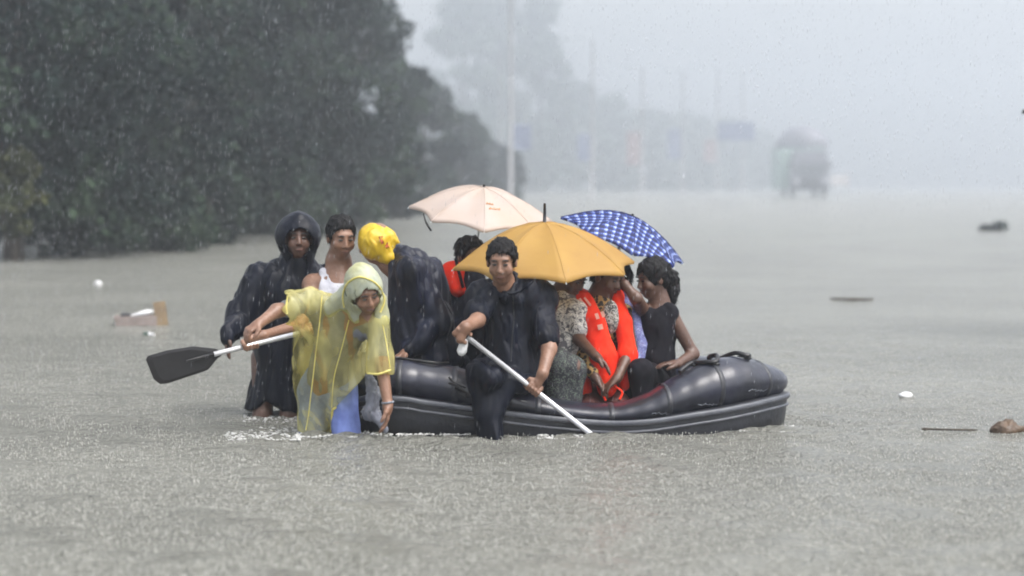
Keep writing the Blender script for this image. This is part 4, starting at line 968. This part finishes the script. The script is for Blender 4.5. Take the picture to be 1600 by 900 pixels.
g = SDF(); g.ell(P(954, 495, Y-.13), (.052, .035, .10)); garment('shirt_front', g, 'shirt_vee', t, .006, .003, 22, seed=35)
g = SDF()
g.path([P(905, 468, Y-.02), P(922, 505, Y-.13), P(942, 560, Y-.19), P(948, 606, Y-.2)], [.054, .064, .074, .062], .03, (1, .8, 1))
g.path([P(915, 465, Y-.04), P(935, 505, Y-.14), P(952, 555, Y-.2)], [.04, .045, .045], .03, (1, .8, 1))
g.path([P(964, 462, Y-.0), P(974, 505, Y-.08), P(981, 555, Y-.12), P(978, 598, Y-.14)], [.036, .05, .056, .05], .03, (1, .8, 1))
g.cap(P(911, 560, Y-.07), P(914, 612, Y-.14), .05, .045, .02); g.cap(P(925, 475, Y+.12), P(950, 590, Y+.12), .09, .11, .05); g.cap(P(908, 462, Y+.02), P(930, 480, Y+.1), .05, .07); g.cap(P(964, 462, Y), P(955, 480, Y+.1), .04, .07)
lv = garment('life_vest', g, 'vest', t, .006, .0035, 20, (1, 1, .6), 36)
def patch(name, px, py, Yc, w_, h_, ang, m, root, th=.008):
    MB().box(P(px, py, Yc), (w_, th, h_), rotm('Y', ang)).obj(name, M[m], root, False)
for px, py, ang, w_, h_ in [(911, 474, -38, .016, .07), (918, 471, -38, .012, .06), (933, 494, -20, .02, .034), (942, 491, -20, .02, .034), (938, 511, -14, .03, .03)]:
    patch('reflective_strip', px, py, Y-.205 if py > 480 else Y-.125, w_, h_, ang, 'reflect', lv)
stp = MB(); stp.tube(spline([P(950, 600, Y-.25), P(942, 612, Y-.28), P(946, 626, Y-.3)], 4), .007, 5); stp.tube(spline([P(958, 602, Y-.25), P(972, 612, Y-.28), P(968, 624, Y-.3)], 4), .007, 5)
stp.obj('strap', M['vest'], lv)
g = SDF()
for kx in (922, 965): limb(g, [P(kx, 618, Y), P(kx+2, 643, Y-.26), P(kx-6, 668, Y-.25)], [.085, .06, .052], .01)
garment('shorts', g, 'red_cloth', t, .008, .005, 20, seed=37)

# ---- J: blue patterned shirt, back turned
Y = 13.72; t = person('person in a pale blue patterned blouse between the orange life vest and the ponytailed woman', P(995, 600, Y)*(1, 1, 0)+(0, 0, .03))
b = SDF(); hc = P(962, 440, Y+.08); R = frame_head(-120, -10)
nk, chs, pel = P(975, 470, Y+.04), P(990, 505, Y), P(995, 592, Y); ls, rs = P(975, 482, Y-.12), P(985, 485, Y+.16)
head(b, hc, R, .93); torso(b, nk, chs, pel, ls, rs, -.02); limb(b, [ls, P(1000, 540, Y-.16), P(990, 585, Y-.25)], ARM); limb(b, [rs, P(1005, 540, Y+.2), P(980, 580, Y+.2)], ARM)
for dy in (-.08, .1): limb(b, [P(985, 598, Y+dy), P(940, 590, Y+dy+.1), P(945, 640, Y+dy+.1)], [.08, .055, .045])
body_done(b, t, 'skin_dark', .008); hair(hc, R, t, .97, seed=40)
g = SDF(); torso(g, nk, chs, pel, ls, rs, .0); g.cap(P(988, 485, Y-.05), P(1000, 540, Y-.06), .075, .10, .05); g.cap(P(1000, 540, Y-.06), P(1001, 588, Y-.06), .10, .09, .05); limb(g, [ls, P(1000, 540, Y-.16), P(990, 585, Y-.25)], ARM, .012, upto=1.5)
garment('blouse', g, 'blue_pat', t, .0075, .005, 22, seed=41)
g = SDF()
for dy in (-.08, .1): limb(g, [P(985, 600, Y+dy), P(945, 594, Y+dy+.1)], [.08, .06], .012)
garment('shorts', g, 'black_cloth', t, .01, 0, seed=42)

# ---- K: woman with the ponytail, in profile
Y = 13.6; t = person('woman in a black top with a long black ponytail, seen from the side', P(1030, 600, Y)*(1, 1, 0)+(0, 0, .03))
b = SDF(); hc = P(1020, 437, Y); R = frame_head(-62, -10)
nk, chs, pel = P(1028, 474, Y+.02), P(1030, 510, Y+.02), P(1024, 592, Y+.05); ls, rs = P(1012, 486, Y-.10), P(1046, 488, Y+.12)
rs = P(1048, 490, Y-.02); ls = P(1006, 488, Y+.02)
head(b, hc, R, .93); torso(b, nk, chs, pel, ls, rs, -.03)
limb(b, [rs, P(1083, 553, Y-.02), P(1058, 569, Y-.18)], [.043, .036, .024]); open_hand(b, P(1058, 569, Y-.18), (-.8, -.3, .05), (0, 0, -1), (0, -1, .3), .9)
sh_b = P(968, 440, 13.52); limb(b, [ls, P(994, 466, Y-.16), P(976, 444, 13.46)], [.043, .036, .024]); grip(b, P(976, 444, 13.46), sh_b, (.25, .1, 1), (.6, -.6, -.2), .008, .9)
limb(b, [P(1030, 598, Y), P(1000, 580, Y-.3), P(1005, 640, Y-.3)], [.08, .055, .042]); limb(b, [P(1020, 598, Y), P(985, 588, Y-.18), P(990, 645, Y-.2)], [.08, .055, .042])
body_done(b, t, 'skin_dark', .0065); face_parts(hc, R, t, .93)
def tail(g, q):
    g.path([q(0, -.09, .03), q(0, -.125, -.01), q(.0, -.13, -.09), q(.0, -.10, -.20)], [.045, .044, .040, .022], .03)
    g.cap(q(0, .055, .085), q(0, -.02, .11), .03, .04, .03)
hair(hc, R, t, .97, .066, seed=45, extra=tail, thick=.017)
g = SDF(); g.cap(chs+(0, 0, .03), chs, .095, .105, .04); g.cap(chs, P(1026, 560, Y), .11, .1, .04); g.cap(P(1026, 560, Y), pel, .1, .14, .05); g.cap(ls, chs, .052, .07, .04); g.cap(rs, chs, .052, .07, .04); g.cap(P(1014, 486, Y+.0), P(1042, 486, Y), .05, .05, .04)
g.ell(P(1022, 474, Y-.08), (.045, .08, .03), None, .02, True)
garment('top', g, 'black_cloth', t, .007, .005, 20, seed=46)
g = SDF(); limb(g, [P(1030, 598, Y), P(1000, 580, Y-.3), P(1005, 635, Y-.3)], [.085, .065, .05], .008); limb(g, [P(1020, 598, Y), P(985, 588, Y-.18), P(990, 640, Y-.2)], [.085, .065, .05], .008)
garment('trousers', g, 'black_cloth', t, .008, .006, seed=47)

# ------------------------------------------------------------------ umbrellas
def umbrella(label, apex, axis, Rr, h, fab, roll=0., shaft=.62, shaft_mat='alu', ferrule=.03, marks=None, handle='hook', n=8, strap=None, seam_mat=None):
    ax_ = unit(axis); e1 = unit(np.cross(ax_, (0.0, 1.0, .0))); e2 = np.cross(ax_, e1); apex = np.array(apex, float)
    tp = thing('umbrella', label, 'umbrella', apex-ax_*shaft)
    def pt_(th, u):
        seg = 2*math.pi/n; ph = ((th-rad(roll)) % seg)/seg; mid_ = math.sin(math.pi*ph)
        rr_ = Rr*u*(1-.075*mid_*u**2)*(math.cos(seg/2)/math.cos((ph-.5)*seg))**(.8)/((math.cos(seg/2))**.8 if False else 1)
        zz = -h*(u**1.75)-.012*mid_*math.sin(math.pi*min(u, 1))+.018*mid_*u**6
        return apex+e1*rr_*math.cos(th)+e2*rr_*math.sin(th)+ax_*zz
    NT, NU = n*10, 16; V = [apex]; uv = [(0, 0)]
    for j in range(1, NU+1):
        for i in range(NT):
            th = rad(roll)+2*math.pi*i/NT; V.append(pt_(th, j/NU)); uv.append((Rr*j/NU*math.cos(th)*1.6, Rr*j/NU*math.sin(th)*1.6))
    for j in range(NT): V.append(V[1+(NU-1)*NT+j]-ax_*.014-(V[1+(NU-1)*NT+j]-apex)*.012); uv.append(uv[1+(NU-1)*NT+j])   # turned hem
    Fc = [(0, 1+i, 1+(i+1) % NT) for i in range(NT)]
    for j in range(NU): Fc += [(1+j*NT+i, 1+(j+1)*NT+i, 1+(j+1)*NT+(i+1) % NT, 1+j*NT+(i+1) % NT) for i in range(NT)]
    cn = mesh_obj('canopy', V, Fc, fab, tp)
    ul = cn.data.uv_layers.new(name='UVMap')
    for lp in cn.data.loops: ul.data[lp.index].uv = uv[lp.vertex_index]
    for k in range(n):
        th = rad(roll)+2*math.pi*k/n
        MB().tube([pt_(th, u)-ax_*.006 for u in (0.02, .25, .5, .75, .97, 1.015)], .0028, 5).obj('rib', M['lamp'], tp)
    for k in range(n):
        th = rad(roll)+2*math.pi*k/n; MB().tube([apex-ax_*(h+.05), pt_(th, .5)-ax_*.008], .002, 4).obj('stretcher', M['lamp'], tp)
    MB().tube([apex-ax_*(h+.03), apex-ax_*(h+.07)], .012, 8).obj('runner', M['lamp'], tp)
    MB().tube([apex-ax_*.01, apex-ax_*shaft], .0055, 8).obj('shaft', M[shaft_mat], tp)
    MB().tube([apex-ax_*.004, apex+ax_*ferrule], [.011, .007], 8).obj('ferrule', M['rubber_black'], tp)
    MB().tube([apex-ax_*shaft, apex-ax_*(shaft+.12)], .013, 10).obj('handle', M['rubber_black' if handle != 'white' else 'white'], tp)
    for k in range(n):
        th = rad(roll)+2*math.pi*k/n
        MB().tube([pt_(th, u)+ax_*.001 for u in (0.02, .2, .4, .6, .8, 1.0)], .0022, 4).obj('seam', seam_mat or fab, cn)
    if marks:
        mk = MB()
        for (th0, u0, wdt, amp_, kk) in marks[1]:
            mk.tube([pt_(rad(th0)+wdt*(i/18-.5), u0+amp_*math.sin(i*kk)*(.5+.5*math.sin(i*.9)))+ax_*.004 for i in range(19)], .0022, 4)
        mk.obj('printed_mark', marks[0], cn)
    if strap:
        MB().tube(spline(strap, 4), .006, 6).obj('strap', M['rubber_black'], tp)
    return tp, pt_
M['ink_faded'] = mat('ink_faded', (.60, .2, .08), None, 20, .6); M['ink_orange'] = mat('ink_orange', (.85, .38, .16), None, 20, .6)
Y = 13.3
_, f1 = umbrella('large open golden yellow umbrella with faint red lettering, in front', P(851, 347, Y), (.0, -.14, 1), .54, .255, M['fabric_yellow'], 12, .60, 'alu', .11,
         (M['ink_faded'], [(62, .80, .16, .022, 2.1), (60, .70, .13, .02, 1.7), (62, .90, .2, .012, 2.5)]), 'white')
umbrella('pale pink umbrella tilted towards the left, behind the yellow one', P(756, 292, 14.0), (.12, -.22, 1), .44, .17, M['fabric_pink'], 5, .62, 'lamp', .015,
         (M['ink_orange'], [(110, .6, .3, .03, 2.1), (104, .5, .22, .03, 1.9)]), 'hook', 8, [P(662, 334, 13.78), P(666, 348, 13.76), P(674, 361, 13.76)])
umbrella('blue and white tartan umbrella tilted to the right', P(988, 337, 13.85), (.40, -.14, 1), .405, .16, M['plaid'], 10, .5, 'lamp', .012, None, 'hook')

# ------------------------------------------------------------------ splashes, foam and falling rain
def drops(n, sampler, w0, w1, l0, l1, seed, lean=.06):
    r = np.random.default_rng(seed); p = sampler(r, n); n = len(p)
    w_ = r.uniform(w0, w1, (n, 1)); l_ = r.uniform(l0, l1, (n, 1))
    up = np.array([lean, 0, 1.])*l_/2
    a = np.zeros((n, 3)); a[:, :1] = w_; c_ = np.zeros((n, 3)); c_[:, 1:2] = w_
    V = np.stack([p+up, p-up, p+a, p+c_, p-a, p-c_], 1).reshape(-1, 3)
    f = np.array([(0, 2, 3), (0, 3, 4), (0, 4, 5), (0, 5, 2), (1, 3, 2), (1, 4, 3), (1, 5, 4), (1, 2, 5)])
    return V, (np.arange(n)[:, None, None]*6+f[None]).reshape(-1, 3)
def air(r, n):
    Yv = 12.5*(60/12.5)**r.uniform(0, 1, n)
    return np.stack([r.uniform(-.27, .27, n)*Yv, Yv, H+r.uniform(-.11, .10, n)*Yv], 1)
def air_ok(r, n):
    p = air(r, n); return p[p[:, 2] > .03]
V, Fc = drops(46000, air_ok, .0005, .0011, .016, .042, 1)
tag(mesh_obj('raindrops', V, Fc, M['drop']), 'heavy rain falling over the whole flooded street', None, None, 'stuff')
def surf(r, n):
    u = r.uniform(0, 1, n); Yv = 1/(1/7.5+(1/45-1/7.5)*u)
    x = r.uniform(-.26, .26, n)*Yv
    return np.stack([x, Yv, r.uniform(0, .008, n)], 1)
V, Fc = drops(60000, surf, .0014, .0036, .006, .022, 2, 0)
M['splash'] = mat('splash', (.41, .41, .37), (.33, .33, .30), 60, .25)
tag(mesh_obj('rain_splashes', V, Fc, M['splash']), 'small splashes of rain all over the water', None, None, 'stuff')
fm = MB(); rg = random.Random(11)
for (x0, x1, y0, y1, n_) in [(352, 470, 668, 688, 120), (620, 735, 668, 680, 170), (462, 570, 672, 684, 110), (570, 640, 660, 682, 70), (840, 950, 676, 686, 40), (380, 470, 640, 660, 60), (1090, 1240, 662, 676, 50)]:
    for _ in range(int(n_*3.2)):
        c = WP(rg.uniform(x0, x1), y0+(y1-y0)*rg.random()**.7); s = rg.uniform(.0015, .006)
        fm.blob(c+(0, 0, s*.3), (s*rg.uniform(1, 2.2), s, s*rg.uniform(.5, 1.3)), rg.randint(0, 99), .2, 6)
tag(fm.obj('foam', M['foam']), 'white froth where the legs and boat stir the water', None, None, 'stuff')
# clear plastic sheet trailing from the stern by the reaching hand
g = SDF(); g.path([P(578, 590, 12.75), P(585, 620, 12.7), P(578, 645, 12.68), P(600, 672, 12.62)], [.03, .045, .05, .02], .03)
V, Fc = g.build(.006, .014, 34, (1, 1, .5), 51); tag(mesh_obj('plastic_bag', V, Fc, M['shirt_grey']), 'crumpled grey plastic bag hanging at the stern beside the reaching hand', 'plastic bag')
